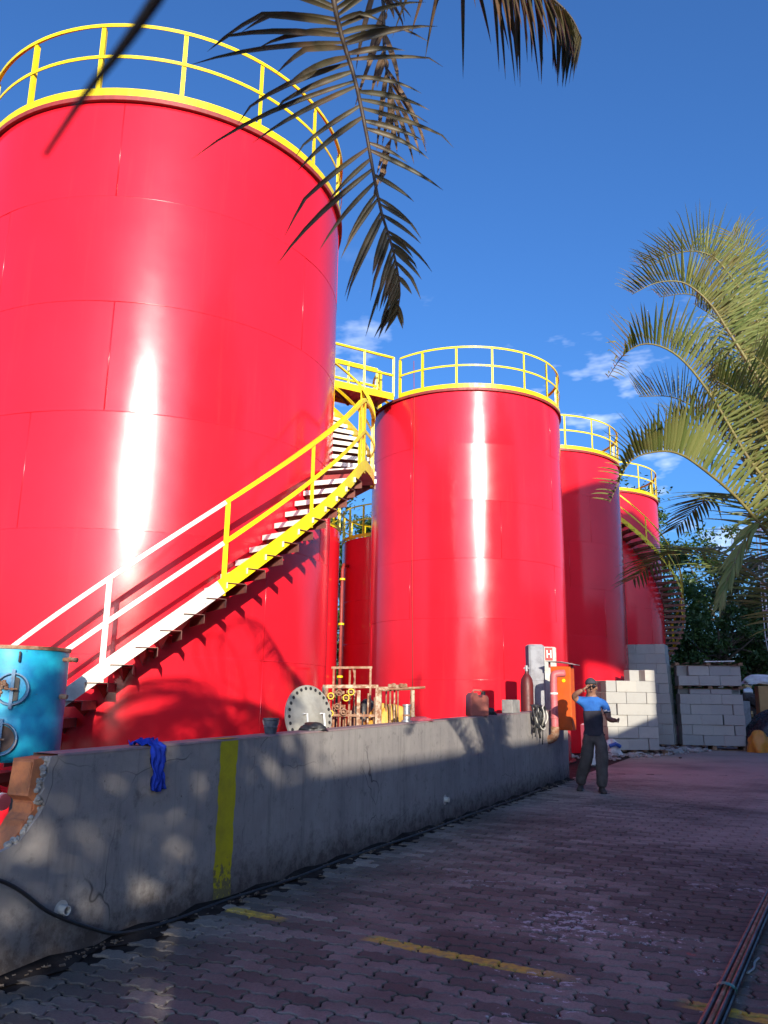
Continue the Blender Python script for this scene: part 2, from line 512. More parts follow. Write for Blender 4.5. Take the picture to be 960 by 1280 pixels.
GREENT = pm('green_tape', (0.02, 0.16, 0.10), None, 0.4)
WHITEP = pm('white_paint', (0.74, 0.74, 0.72), (0.60, 0.60, 0.58), 0.5)
SIGNR = pm('sign_red', (0.62, 0.03, 0.03), None, 0.45)
BUILD = pm('building_render', (0.38, 0.36, 0.33), (0.30, 0.28, 0.26), 0.9, scale=1.5)
ROOFM = pm('building_roof', (0.24, 0.12, 0.09), (0.18, 0.10, 0.08), 0.85, scale=3)
GLASSM = pm('window_pane', (0.03, 0.04, 0.05), (0.02, 0.025, 0.03), 0.08)
def leaf_mat(name, a, b, rough=0.5, brown=None, bs=3.0, trans=0.25):
    k = NT(name)
    v = k.obj()
    c = k.mix(k.n('ShaderNodeNewGeometry').outputs['Random Per Island'], a, b)
    if brown:
        c = k.mix(k.rng(k.noise(v, bs, 5, 0.7), 0.50, 0.66, 0, 0.85), c, brown)
    k.set('Base Color', c); k.set('Roughness', rough); k.set('Specular IOR Level', 0.35)
    if trans:
        tr = k.n('ShaderNodeBsdfTranslucent', Color=k.mix(1.0, c, (1.2, 1.3, 0.6), 'MULTIPLY'))
        mx = k.n('ShaderNodeMixShader', Fac=trans)
        k.t.links.new(k.b.outputs[0], mx.inputs[1]); k.t.links.new(tr.outputs[0], mx.inputs[2])
        k.t.links.new(mx.outputs[0], k.t.nodes['Material Output'].inputs['Surface'])
    return k.m
LEAF = leaf_mat('tree_leaf', (0.020, 0.050, 0.014), (0.065, 0.110, 0.025))
LEAF2 = leaf_mat('tree_leaf_dry', (0.05, 0.06, 0.02), (0.13, 0.10, 0.045))
PALM = leaf_mat('palm_leaflet', (0.13, 0.17, 0.045), (0.24, 0.255, 0.085), 0.42, (0.22, 0.15, 0.06), 2.2, 0.25)
PALM_D = leaf_mat('shaded_palm_leaflet', (0.050, 0.046, 0.022), (0.085, 0.070, 0.036), 0.45, (0.13, 0.07, 0.035), 3.2, 0.14)  # leaf tone lowered to carry the shade of the crown
PALM_B = leaf_mat('dead_palm_leaflet', (0.13, 0.075, 0.035), (0.20, 0.12, 0.06), 0.6, None, 3, 0.1)
RACH = pm('palm_rachis', (0.20, 0.17, 0.05), (0.13, 0.09, 0.04), 0.55, scale=8)
RACH_D = pm('old_palm_rachis', (0.07, 0.045, 0.03), (0.05, 0.035, 0.025), 0.6, scale=8)
BARK = pm('bark', (0.10, 0.075, 0.055), (0.06, 0.045, 0.035), 0.95, scale=9, bump=0.8, bscale=30, bdist=0.02, spec=0.1)

# ------------------------------------------------------------------ ground and paving
g = MB()
g.add([(-900, -900, -0.016), (900, -900, -0.016), (900, 900, -0.016), (-900, 900, -0.016)], [(0, 1, 2, 3)])
ground = tag(g.build('ground', SOIL), kind='structure')
g = MB()
YF = 16.6
def wall_x(y): return W0.x + (y - W0.y) * WD.x / WD.y
q = [(wall_x(YF) + 0.05, YF), (40, YF), (40, 60), (wall_x(60), 60)]
g.add([(a, b, -0.004) for a, b in q], [(0, 1, 2, 3)])
q = [(9.6, -30), (40, -30), (40, YF - 0.002), (9.6, YF - 0.002)]
g.add([(a, b, -0.004) for a, b in q], [(0, 1, 2, 3)])
q = [(-20, -30), (9.598, -30), (9.598, 2.2), (-20, 2.2)]
g.add([(a, b, -0.004) for a, b in q], [(0, 1, 2, 3)])
far = tag(g.build('pavement', PAVE_FAR), kind='structure')

PL, PW = 0.25, 0.125
ROWA = R(-30)
E1 = Vector((math.cos(ROWA), math.sin(ROWA), 0)); E2 = Vector((-math.sin(ROWA), math.cos(ROWA), 0))
def paver_outline(gap=0.0062):
    a, b = 0.011, 0.014
    p = PL / 2
    wave = []
    for k in range(2):
        o = k * p
        wave += [(o, -a), (o + p * .32, -a), (o + p * .5, a), (o + p * .82, a)]
    wave.append((PL, -a))
    side = [(0, 0), (b, PW * .30), (-b, PW * .70), (0, PW)]
    pts = wave[:]                                            # bottom, left to right
    pts += [(PL + x, -a + y) for x, y in side[1:-1]]          # right side up
    pts += [(x, y + PW) for x, y in reversed(wave)]           # top, right to left
    pts += [(x, -a + y) for x, y in reversed(side[1:-1])]     # left side down
    cx, cy = PL / 2, PW / 2
    # shrink for the joint
    n = len(pts); out = []
    for i in range(n):
        p0, p1, p2 = Vector(pts[i - 1]), Vector(pts[i]), Vector(pts[(i + 1) % n])
        d1 = (p1 - p0).normalized(); d2 = (p2 - p1).normalized()
        n1 = Vector((-d1.y, d1.x)); n2 = Vector((-d2.y, d2.x))
        nn = (n1 + n2).normalized()
        out.append((p1.x + nn.x * gap - cx, p1.y + nn.y * gap - cy))
    return out
OUT = paver_outline()
OUT_IN = paver_outline(0.012)
def paver_geo():
    n = len(OUT)
    vs = [(x, y, -0.03) for x, y in OUT] + [(x, y, -0.0045) for x, y in OUT] + [(x, y, 0.0) for x, y in OUT_IN]
    fs = []
    for i in range(n):
        j = (i + 1) % n
        fs.append((i, j, n + j, n + i)); fs.append((n + i, n + j, 2 * n + j, 2 * n + i))
    fs.append(tuple(range(2 * n, 3 * n)))
    return vs, fs
PV, PF = paver_geo()
spots = []
mw = cam.matrix_world.inverted()
for j in range(-90, 190):
    for i in range(-60, 120):
        c = Vector((0.3, 5.2, 0)) + E1 * ((i + (0.5 if j % 2 else 0)) * PL) + E2 * (j * PW)
        if c.y < 2.3 or c.y > YF or c.x > 9.5 or c.x > 0.52 * c.y + 1.6 or c.x < -3.2: continue
        nn = (c - W0).dot(WNV)
        if nn < 0.13: continue
        spots.append(c)
def in_view(c):
    p = mw @ c
    if p.z > -0.1: return False
    u, v = p.x / -p.z, p.y / -p.z
    return abs(u) < 0.47 and abs(v) < 0.63
vis = sorted([c for c in spots if in_view(c)], key=lambda c: (c - cam.location).length)
near = set(id(c) for c in vis[:300])
pm_mesh = bpy.data.meshes.new('paver'); pm_mesh.from_pydata(PV, [], PF); pm_mesh.materials.append(PAVER)
rest = MB(); tones = []
for c in spots:
    dz = jit(0.0022) - 0.002; tx, ty = jit(0.008), jit(0.008); ra = ROWA + jit(0.012)
    if random.random() < 0.02: dz -= 0.004
    if id(c) in near:
        inst(pm_mesh, 'paver', ground, (c.x, c.y, dz), (tx, ty, ra))
    else:
        Mx = Matrix.Rotation(ra, 3, 'Z') @ Matrix.Rotation(ty, 3, 'Y') @ Matrix.Rotation(tx, 3, 'X')
        rest.add([Mx @ Vector(p) + Vector((c.x, c.y, dz)) for p in PV], PF)
        tones += [random.random()] * len(PV)
ro = rest.build('far_pavers', PAVER, ground, smooth=False)
at_ = ro.data.attributes.new('tone', 'FLOAT', 'POINT'); at_.data.foreach_set('value', tones)
tag(ro, kind='stuff')

# ------------------------------------------------------------------ the low yard wall
WL_LEN = 12.03
wall = thing('yard_wall', tuple(W(6, -0.09, 0)), 'long low grey plastered wall with a broken brick end running beside the paved yard', 'wall')
TH = 0.19
def wallT(n0):
    return lambda a, b, c: W(a, c, b)
# plastered body: front sheet with ragged break, core, back sheet; the break is at the near end
sN = 64
topedge = [(WL_LEN * i / sN, wtop(WL_LEN * i / sN) + jit(0.004)) for i in range(1, sN + 1)]
break_front = [(-0.012, 1.072), (-0.030, 1.02), (-0.020, 0.985), (-0.052, 0.945), (-0.040, 0.905), (-0.062, 0.87), (-0.04, 0.845), (-0.028, 0.81), (-0.052, 0.775), (-0.085, 0.74), (-0.12, 0.70), (-0.15, 0.672), (-0.17, 0.645), (-0.22, 0.63), (-0.28, 0.615), (-0.5, 0.60), (-1.0, 0.58), (-2.2, 0.57)]
mb = MB()
front = [(-2.2, -0.02), (WL_LEN, -0.02)] + list(reversed(topedge)) + break_front[:-1] + [(-2.2, 0.57)]
mb.prism(front, 0.0, -0.028, wallT(0))
body = mb.build('plaster_face', PLASTER, wall)
mb = MB()
core = [(-2.2, -0.02), (WL_LEN - 0.002, -0.02)] + [(min(a, WL_LEN - 0.002), b - 0.0) for a, b in reversed(topedge)] + [(-0.105, 1.06), (-0.118, 0.90), (-0.122, 0.87), (-0.08, 0.84), (-0.07, 0.80), (-0.11, 0.76), (-0.15, 0.70), (-0.19, 0.66), (-0.23, 0.61), (-0.5, 0.585), (-2.2, 0.56)]
mb.prism(core, -0.0285, -TH + 0.0, wallT(0))
mb.build('brick_core', [BRICK], wall)
# dusty cap laid on the wall top
mb = MB()
cap = []
for i in range(41):
    s = 0.03 + (WL_LEN - 0.05) * i / 40
    cap.append((s, wtop(s)))
for i in range(40):
    a, b = cap[i], cap[i + 1]
    o = len(mb.v)
    mb.v += [tuple(W(a[0], 0.004, a[1] - 0.004)), tuple(W(b[0], 0.004, b[1] - 0.004)), tuple(W(b[0], -0.004, b[1] + 0.010)), tuple(W(a[0], -0.004, a[1] + 0.010)), tuple(W(b[0], -TH - 0.004, b[1] + 0.010)), tuple(W(a[0], -TH - 0.004, a[1] + 0.010)), tuple(W(b[0], -TH - 0.004, b[1] - 0.01)), tuple(W(a[0], -TH - 0.004, a[1] - 0.01))]
    mb.face((o, o + 1, o + 2, o + 3)); mb.face((o + 3, o + 2, o + 4, o + 5)); mb.face((o + 5, o + 4, o + 6, o + 7))
mb.build('wall_cap', WALLTOP, wall)
# ragged mortar crust round the break: separate crumbled lumps
mb = MB()
for i in range(70):
    k = random.randint(0, len(break_front) - 6)
    a, b = break_front[k], break_front[k + 1]
    t = random.random()
    s = a[0] + (b[0] - a[0]) * t + jit(0.012); z = a[1] + (b[1] - a[1]) * t
    r_ = random.uniform(0.006, 0.02)
    Mx = Matrix.Rotation(jit(3), 3, 'X') @ Matrix.Rotation(jit(3), 3, 'Z')
    mb.bbox(W(s - 0.012, -0.014 - random.random() * 0.03, z), (r_ * 2, r_ * 1.6, r_ * 1.5), Mx, r_ * 0.4)
tag(mb.build('mortar_crust', MORT, wall), kind='stuff')
# exposed hollow bricks at the break
for z, dp in ((0.965, 0.0), (0.80, 0.10), (0.72, -0.06)):
    mb = MB()
    mb.bbox(W(-0.096 + dp * 0.3, -0.108, z), (0.05, 0.145, 0.17 if z > 0.9 else 0.06), Matrix.Rotation(R(WALL_ANG) , 3, 'Z'), 0.006)
    mb.build('brick', BRICK, wall)
# painted yellow stripe (flat paint, a skin on the plaster)
mb = MB()
for i in range(24):
    z0, z1 = 0.004 + (wtop(1.6) - 0.006) * i / 24, 0.004 + (wtop(1.6) - 0.006) * (i + 1) / 24
    e = lambda z: (1.512 + 0.006 * math.sin(z * 23) + 0.004 * math.sin(z * 71), 1.715 + 0.006 * math.sin(z * 19 + 1) + 0.004 * math.sin(z * 60))
    a0, b0 = e(z0); a1, b1 = e(z1)
    mb.add([W(a0, 0.003, z0), W(b0, 0.003, z0), W(b1, 0.003, z1), W(a1, 0.003, z1)], [(0, 1, 2, 3)])
mb.add([W(1.515, 0.002, wtop(1.6) + 0.0115), W(1.715, 0.002, wtop(1.6) + 0.0125), W(1.70, -0.08, wtop(1.6) + 0.0125), W(1.52, -0.11, wtop(1.6) + 0.0115)], [(0, 1, 2, 3)])
tag(mb.build('painted_stripe', STRIPE, wall), label='worn yellow stripe painted down the wall')
# drain stubs in the wall
for s, z, r_ in ((0.16, 0.25, 0.026), (5.86, 0.25, 0.03)):
    mb = MB()
    Mx = Matrix((WD, Vector((0, 0, 1)), WNV)).transposed()
    mb.lathe(W(s, 0, z), [(r_ * .8, -0.02), (r_ * .8, 0.05), (r_, 0.05), (r_, 0.0), (r_ * 1.9, 0.001)], 20, Mx)
    mb.build('drain_pipe', GREYC, wall, smooth=True, auto=40)

# dirt and leaf litter washed against the wall foot
mb = MB()
for i in range(900):
    s = random.uniform(-1, 11.5); n = abs(random.gauss(0, 0.05)) + 0.01
    c = W(s, n, 0.001 + random.random() * 0.012); r_ = random.uniform(0.004, 0.016)
    Mx = Matrix.Rotation(jit(3), 3, 'Z') @ Matrix.Rotation(jit(0.6), 3, 'X')
    mb.box(c, (r_ * 2, r_, r_ * 0.6), Mx)
tag(mb.build('wall_foot_litter', pm('litter', (0.10, 0.07, 0.05), (0.20, 0.17, 0.14), 0.95, scale=30)), 'crumbs of dirt and dry litter along the foot of the low wall', 'litter', kind='stuff')
mb = MB()
pr = [(0.0, 0.0), (0.0, 0.03), (0.05, 0.012), (0.12, 0.0)]
N = 80
for i in range(N + 1):
    s = -2 + (WL_LEN + 2) * i / N
    k = 1 + 0.5 * math.sin(i * 1.7) + jit(0.3)
    for (n, z) in pr: mb.v.append(tuple(W(s, 0.003 + n * k, max(-0.01, z * k - 0.006))))
for i in range(N):
    for j in range(3): mb.face((i * 4 + j, i * 4 + j + 1, i * 4 + 5 + j, i * 4 + 4 + j))
tag(mb.build('soil_bank', SOIL, smooth=True), kind='structure')

# ------------------------------------------------------------------ red tanks
TH_TANK = 8.62
SEAMS = [0.0, 0.44, 1.81, 3.165, 4.52, 5.875, 7.245, TH_TANK]
def tank_plates(t, C, Rr, first, H=TH_TANK, seams=SEAMS, lo=0, np=5, phase=((0, 0),)):
    """shell built course by course from rolled plates, each a piece of its own"""
    random.seed(int(abs(C[0] * 100)) + 5)
    for ci in range(lo, len(seams) - 1):
        z0, z1 = seams[ci] + 0.001, seams[ci + 1] - 0.001
        base = first[ci % len(first)]
        for k in range(np):
            a0 = base + 360.0 / np * k; a1 = a0 + 360.0 / np
            da = math.degrees(0.002 / Rr)
            mb = MB(); mb.cs = True
            nz, na = 4, 26
            tilt = jit(0.004); bow = 0.004 + jit(0.002); shift = jit(0.0015)
            for i in range(nz + 1):
                u = i / nz
                z = z0 + (z1 - z0) * u
                for j in range(na + 1):
                    v = j / na
                    rr = Rr + shift + tilt * (u - .5) + bow * 4 * u * (1 - u) * 0.35 - 0.006 * (abs(v - .5) * 2) ** 8
                    p = pol(C, rr, a0 + da + (a1 - a0 - 2 * da) * v, z)
                    mb.v.append(tuple(p))
            for i in range(nz):
                for j in range(na):
                    mb.face((i * (na + 1) + j, i * (na + 1) + j + 1, (i + 1) * (na + 1) + j + 1, (i + 1) * (na + 1) + j))
            mb.build('plate', RED, t)
    # weld beads fill the joints
    mb = MB(); mb.cs = True
    for z in seams[1:-1]:
        mb.tube([pol(C, Rr - 0.006, a, z) for a in range(0, 360, 3)], 0.0085, 6, closed=True)
    for ci in range(lo, len(seams) - 1):
        base = first[ci % len(first)]
        for k in range(np):
            a = base + 360.0 / np * k
            mb.tube([pol(C, Rr - 0.008, a, seams[ci] + 0.01), pol(C, Rr - 0.008, a, seams[ci + 1] - 0.01)], 0.0085, 6)
    mb.build('weld_seam', WELD, t)
    # top kerb angle and roof
    mb = MB()
    mb.bar([pol(C, Rr + 0.02, a, H - 0.03) for a in range(0, 360, 3)], 0.06, 0.06, True)
    mb.build('rim_angle', RED_D, t)
    mb = MB(); mb.cs = True
    mb.lathe((C[0], C[1], 0), [(Rr - 0.01, H - 0.02), (Rr * .6, H + 0.12), (0.01, H + 0.25)], 72)
    mb.build('roof', RED, t)

def guardrail(t, C, Rr, posts, H=TH_TANK, open_=None, hgt=1.05):
    rr = Rr + 0.03
    def arc(z, step=3):
        if open_ is None: return [pol(C, rr, a, z) for a in range(0, 360, step)], True
        a0, a1 = open_[1], open_[0] + 360
        n = int((a1 - a0) / step)
        return [pol(C, rr, a0 + (a1 - a0) * i / n, z) for i in range(n + 1)], False
    for nm, z, w, h in (('toe_board', H + 0.065, 0.008, 0.105), ('mid_rail', H + 0.58, 0.010, 0.045)):
        mb = MB(); p, cl = arc(z); mb.bar(p, w, h, cl); mb.build(nm, YEL, t)
    mb = MB(); p, cl = arc(H + hgt)
    mb.bar(p, 0.008, 0.048, cl)
    p, cl = arc(H + hgt + 0.024)
    P2 = [Vector((C[0] + (q.x - C[0]) * (rr - 0.027) / rr, C[1] + (q.y - C[1]) * (rr - 0.027) / rr, q.z)) for q in p]
    mb.bar(P2, 0.05, 0.008, cl); mb.build('top_rail', YEL, t)
    for a in posts:
        mb = MB()
        M_ = rz(a)
        mb.box(pol(C, rr - 0.012, a, H + 0.52), (0.007, 0.05, 1.02), M_)
        mb.box(pol(C, rr - 0.037, a + 0.55, H + 0.52), (0.05, 0.007, 1.02), M_)
        mb.build('rail_post', YEL, t)

def helix_stair(t, C, Rr, a0, z0, slope, th0, th1, width, posts, white_to=None, steps_mat=None, rise=0.176, shade=False, hoff=0.92, moff=0.47, landing=None):
    """spiral stair welded round a tank; th = angle in degrees, z = z0 + slope*(th-a0)"""
    Ro = Rr + width
    if landing is None: zf = lambda th: z0 + slope * (th - a0)
    else: zf = lambda th: z0 + slope * (min(th, landing[0]) - a0 + max(0, th - landing[1]))
    def curve(r_, dz, A, B):
        n = max(2, int(abs(B - A) / 2.5))
        return [pol(C, r_, A + (B - A) * i / n, zf(A + (B - A) * i / n) + dz) for i in range(n + 1)], [pol((0, 0), 1, A + (B - A) * i / n, 0) for i in range(n + 1)]
    segs = [(th0, th1, YEL)] if white_to is None else [(th0, white_to, WHT), (white_to, th1, YEL)]
    first = None
    for A, B, mt in segs:
        mb = MB(); p, o = curve(Ro, 0, A, B); mb.bar(p, 0.010, 0.150, outs=o)
        st = mb.build('staircase', mt, t) if first is None else mb.build('stringer', mt, first)
        if first is None: first = st
        mb = MB(); p, o = curve(Ro, hoff, A, B)
        mb.bar(p, 0.008, 0.046, outs=o)
        p2 = [q - n_ * 0.026 + Vector((0, 0, 0.023)) for q, n_ in zip(p, o)]
        mb.bar(p2, 0.055, 0.008, outs=o); mb.build('handrail', mt, first)
        mb = MB(); p, o = curve(Ro, moff, A, B); mb.bar(p, 0.009, 0.048, outs=o); mb.build('mid_rail', mt, first)
    for a in posts:
        mt = WHT if (white_to is not None and a < white_to - 1) else YEL
        mb = MB(); M_ = rz(a); zz = zf(a)
        mb.box(pol(C, Ro - 0.011, a, zz + hoff / 2 - 0.05), (0.007, 0.055, hoff + 0.12), M_)
        mb.box(pol(C, Ro - 0.034, a + 0.4, zz + hoff / 2 - 0.05), (0.046, 0.007, hoff + 0.12), M_)
        mb.build('stair_post', mt, first)
    # steps: bent plate (tread, front lip, back lip)
    d = rise / slope
    th = th0 + d * 0.3 * (1 if slope > 0 else -1)
    n = int(abs((th1 - th0) / d))
    sgn = 1 if slope > 0 else -1
    for i in range(n):
        a = th0 + abs(d) * (i + 0.5) * (1 if th1 > th0 else -1)
        if landing and landing[0] - 1 < a < landing[1] + 1: continue
        z = zf(a) - 0.085
        dep = 0.215
        hw = math.degrees(dep / 2 / (Rr + width / 2)) * sgn
        mb = MB()
        M_ = rz(a)
        w_ = width + 0.01
        c = pol(C, Rr + width / 2 + 0.024, a, z)
        tang = Vector((-math.sin(R(a)), math.cos(R(a)), 0)) * sgn
        mb.cm = 1
        mb.box(c, (w_, dep, 0.006), M_)
        mb.cm = 1
        mb.box(c + tang * (dep / 2) + Vector((0, 0, -0.045)), (w_, 0.005, 0.085), M_)
        mb.cm = 0
        mb.box(c - tang * (dep / 2 + 0.003) + Vector((0, 0, -0.028)), (w_ + 0.004, 0.005, 0.062), M_)
        mb.cm = 1
        rad = Vector((math.cos(R(a)), math.sin(R(a)), 0))
        mb.add([c - rad * (w_ / 2) + tang * .07 + Vector((0, 0, -0.02)), c - rad * (w_ / 2) - tang * .07 + Vector((0, 0, -0.02)), c - rad * (w_ / 2) + Vector((0, 0, -0.16)), c + rad * (w_ / 2 - .05) + Vector((0, 0, -0.02))], [(0, 1, 2), (0, 3, 1), (1, 3, 2), (2, 3, 0)])
        mb.build('step', [steps_mat or WHT_T, STEP], first)
    if landing:
        mb = MB(); n = 10
        zl = zf(landing[0]) - .04
        poly = [pol(C, Rr + .01, landing[0] + (landing[1] - landing[0]) * i / n, 0) for i in range(n + 1)] + [pol(C, Ro, landing[1] - (landing[1] - landing[0]) * i / n, 0) for i in range(n + 1)]
        mb.prism([(q.x, q.y) for q in poly], zl - .02, zl, lambda a, b, c: Vector((a, b, c))); mb.build('landing_plate', WHT_T, first)
        for a in (landing[0] + 1, landing[1] - 1):
            mb = MB()
            p0, p1, p2 = pol(C, Rr, a, zl - .07), pol(C, Ro - .02, a, zl - .07), pol(C, Rr, a, zl - .4)
            sd_ = Vector((-math.sin(R(a)), math.cos(R(a)), 0)) * .006
            mb.add([p0 - sd_, p1 - sd_, p2 - sd_, p0 + sd_, p1 + sd_, p2 + sd_], [(0, 1, 2), (5, 4, 3), (0, 3, 4, 1), (1, 4, 5, 2), (2, 5, 3, 0)])
            mb.build('landing_bracket', RED_D, first)
    return first

C1, R1 = (-3.3948, 11.16), 2.626
C2, R2 = (2.143, 20.39), 2.47
C3, R3 = (4.857, 25.25), 2.70
C4, R4 = (7.66, 29.93), 2.70
tank1 = thing('storage_tank', (C1[0], C1[1], 0), 'largest nearest red storage tank at left, with the white and yellow staircase across its front', 'tank', 'red storage tanks')
tank_plates(tank1, C1, R1, [-100, -40, -130, -104, -85.2, -30, -87.5, -20], np=4)
guardrail(tank1, C1, R1, [-117.7 + 22.4 * k for k in range(16) if not 50 < (-117.7 + 22.4 * k) % 360 < 100], open_=(52, 98))
helix_stair(tank1, C1, R1, -85.318, 1.312, 0.0453, -112, 91, 0.62, [-98, -78.4, -58.1, -38.2, -18.0, -15.0, .3, 20, 40, 60, 80, 90], white_to=-58.6, landing=(-16.2, -.2))

tank2 = thing('storage_tank', (C2[0], C2[1], 0), 'middle red tank with a tall white glare streak, right of the stairs', 'tank', 'red storage tanks')
tank_plates(tank2, C2, R2, [-128.2, -38, -77, -128.2, -77, -128, -38, -128.2], np=4)
guardrail(tank2, C2, R2, [-80.5 + 20.0 * k for k in range(18) if not 200 < (-80.5 + 20.0 * k) % 360 < 225] + [-136.5, -157.5], open_=(-158, -136))
# thin earthing cable down tank 2
mb = MB()
mb.tube([pol(C2, R2 + 0.012, -126 + 0.4 * math.sin(z), z) for z in [x * 0.5 for x in range(2, 20)]], 0.009, 6)
mb.build('earth_cable', RED_D, tank2)
# inlet nozzle at mid height was not visible; base ring
for t, C, Rr in ((tank1, C1, R1), (tank2, C2, R2)):
    mb = MB(); mb.lathe((C[0], C[1], 0), [(Rr + 0.10, 0.0), (Rr + 0.10, 0.02), (Rr - 0.02, 0.02)], 72); mb.build('base_plate', RED_D, t)

tank3 = thing('storage_tank', (C3[0], C3[1], 0), 'shaded red tank half hidden behind the right edge of the middle tank', 'tank', 'red storage tanks')
tank_plates(tank3, C3, R3, [-70, -40, -95, -55, -80, -64, -100, -50], np=4)
guardrail(tank3, C3, R3, [-100 + 20 * k for k in range(18)])
tank4 = thing('storage_tank', (C4[0], C4[1], 0), 'rightmost red tank with its own staircase winding down the right side', 'tank', 'red storage tanks')
tank_plates(tank4, C4, R4, [-70, -44, -95, -52, -80, -67, -100, -50], np=4)
guardrail(tank4, C4, R4, [-98 + 20 * k for k in range(18)], open_=(-106, -88))
helix_stair(tank4, C4, R4, -83.4, 7.42, -0.0432, -112, 60, 0.70, [-105, -86, -67, -48, -29, -10, 9, 28], steps_mat=STEP, hoff=0.85, moff=0.43)
mb = MB(); mb.lathe((C4[0], C4[1], 0), [(R4 + 0.18, 0.0), (R4 + 0.18, 0.12), (R4 - 0.02, 0.14)], 64); mb.build('base_plate', RED_D, tank4)

# two more tanks seen through the slot between the big ones
C5, C6 = (-3.48, 25.6), (0.66, 26.7)
for i, (C, lab) in enumerate(((C5, 'distant red tank sliver just right of the largest tank, below yellow railings'), (C6, 'dark red tank deep in the slot left of the middle tank'))):
    t = thing('storage_tank', (C[0], C[1], 0), lab, 'tank', 'red storage tanks')
    Hh = 6.62 if i == 0 else 6.38; RS = 2.05
    mb = MB(); mb.cs = True
    mb.lathe((C[0], C[1], 0), [(RS, 0), (RS, Hh), (0.01, Hh + 0.2)], 64)
    mb.build('shell', RED, t, auto=30)
    mb = MB()
    for z in SEAMS[1:-3]: mb.tube([pol(C, RS - .002, a, z - 0.15) for a in range(0, 360, 5)], 0.009, 5, closed=True)
    mb.build('weld_seam', WELD, t)
    guardrail(t, C, RS, [10 + 20 * k for k in range(18)], H=Hh)
# pipe riser standing in the slot
t = thing('riser_pipe', (-1.28, 25.0, 0), 'thin dark red riser pipe standing in the slot between tanks', 'pipe')
mb = MB(); mb.tube([(-1.28, 25, 0), (-1.28, 25, 5.3), (-1.26, 25.2, 5.5), (-1.1, 26, 5.55)], 0.05, 12); mb.build('pipe', RED_D, t, smooth=True)
mb = MB()
for z in (2.0, 3.6, 5.0): mb.tube([(-1.28, 25, z - 0.03), (-1.28, 25, z + 0.03)], 0.09, 14)
mb.build('flange', YEL, t)

# walkway between tank tops
A, B = Vector((-3.60, 16.92, 0)), Vector((-0.02, 18.99, 0))
wk = thing('walkway', (A.x, A.y, TH_TANK), 'yellow railed walkway bridging the tops of the largest and middle tanks', 'walkway')
d = (B - A).normalized(); nrm = Vector((d.y, -d.x, 0))
for sgn in (-1, 1):
    off = nrm * (0.42 * sgn)
    mb = MB()
    mb.bar([A + off + Vector((0, 0, TH_TANK + 0.02)), B + off + Vector((0, 0, TH_TANK + 0.02))], 0.05, 0.17); mb.build('side_beam', YEL, wk)
    for nm, z in (('top_rail', 1.05), ('mid_rail', 0.58)):
        mb = MB(); mb.bar([A + off + Vector((0, 0, TH_TANK + z)), B + off + Vector((0, 0, TH_TANK + z))], 0.05, 0.05); mb.build(nm, YEL, wk)
    for k in range(6):
        p = A + (B - A) * (k / 5) + off
        mb = MB(); mb.box(p + Vector((0, 0, TH_TANK + 0.54)), (0.055, 0.055, 1.03)); mb.build('rail_post', YEL, wk)
mb = MB(); mb.box((-3.45, 15.55, TH_TANK + .03), (.85, 3.5, .05)); mb.build('landing_deck', GALV, wk)
for x in (-3.87, -3.03):
    mb = MB(); mb.bar([(x, 13.9, TH_TANK + 1.05), (x, 16.9 if x < -3.5 else 16.6, TH_TANK + 1.05)], .05, .05); mb.build('top_rail', YEL, wk)
    for y in (13.95, 15.3, 16.6):
        mb = MB(); mb.box((x, y, TH_TANK + .54), (.055, .055, 1.03)); mb.build('rail_post', YEL, wk)
M_ = rz(math.degrees(math.atan2(d.y, d.x)))
for k in range(24):
    p = A + (B - A) * ((k + .5) / 24)
    mb = MB(); mb.box(p + Vector((0, 0, TH_TANK + 0.05)), (0.19, 0.80, 0.03), M_); mb.build('deck_plank', GALV, wk)
mb = MB()
for k in range(5):
    a = A + (B - A) * (k / 5) + nrm * 0.4; b = A + (B - A) * ((k + 1) / 5) - nrm * 0.4
    mb.bar([a + Vector((0, 0, TH_TANK - 0.09)), b + Vector((0, 0, TH_TANK - 0.09))], 0.05, 0.05)
mb.build('cross_brace', DARKM, wk)

# ------------------------------------------------------------------ blue drum at the left
DC = (-3.13, 6.95)
drum = thing('blue_drum', (DC[0], DC[1], 0), 'upright bright blue steel vessel with two round handholes behind the low wall', 'vessel')
DR = 0.43
mb = MB(); mb.cs = True
mb.lathe((DC[0], DC[1], 0), [(0.01, .86), (DR * .9, 0.87), (DR, 0.93), (DR, 1.2), (DR - 0.003, 1.22), (DR, 1.24), (DR, 1.76)], 64)
mb.build('shell', DRUM, drum)
mb = MB(); mb.lathe((DC[0], DC[1], 0), [(DR, 1.755), (DR + 0.012, 1.757), (DR + 0.012, 1.785), (DR - 0.02, 1.785), (DR - 0.05, 1.77), (0.01, 1.79)], 64); mb.build('lid_rim', RUST, drum)
for a in (45, 135, 225, 315):
    mb = MB(); mb.box(pol(DC, DR * .8, a, .45), (.07, .07, .9), rz(a)); mb.build('support_leg', DARKM, drum)
def face_frame(deg):
    n = Vector((math.cos(R(deg)), math.sin(R(deg)), 0)); s = Vector((-n.y, n.x, 0))
    return Matrix((s, Vector((0, 0, 1)), n)).transposed(), n, s
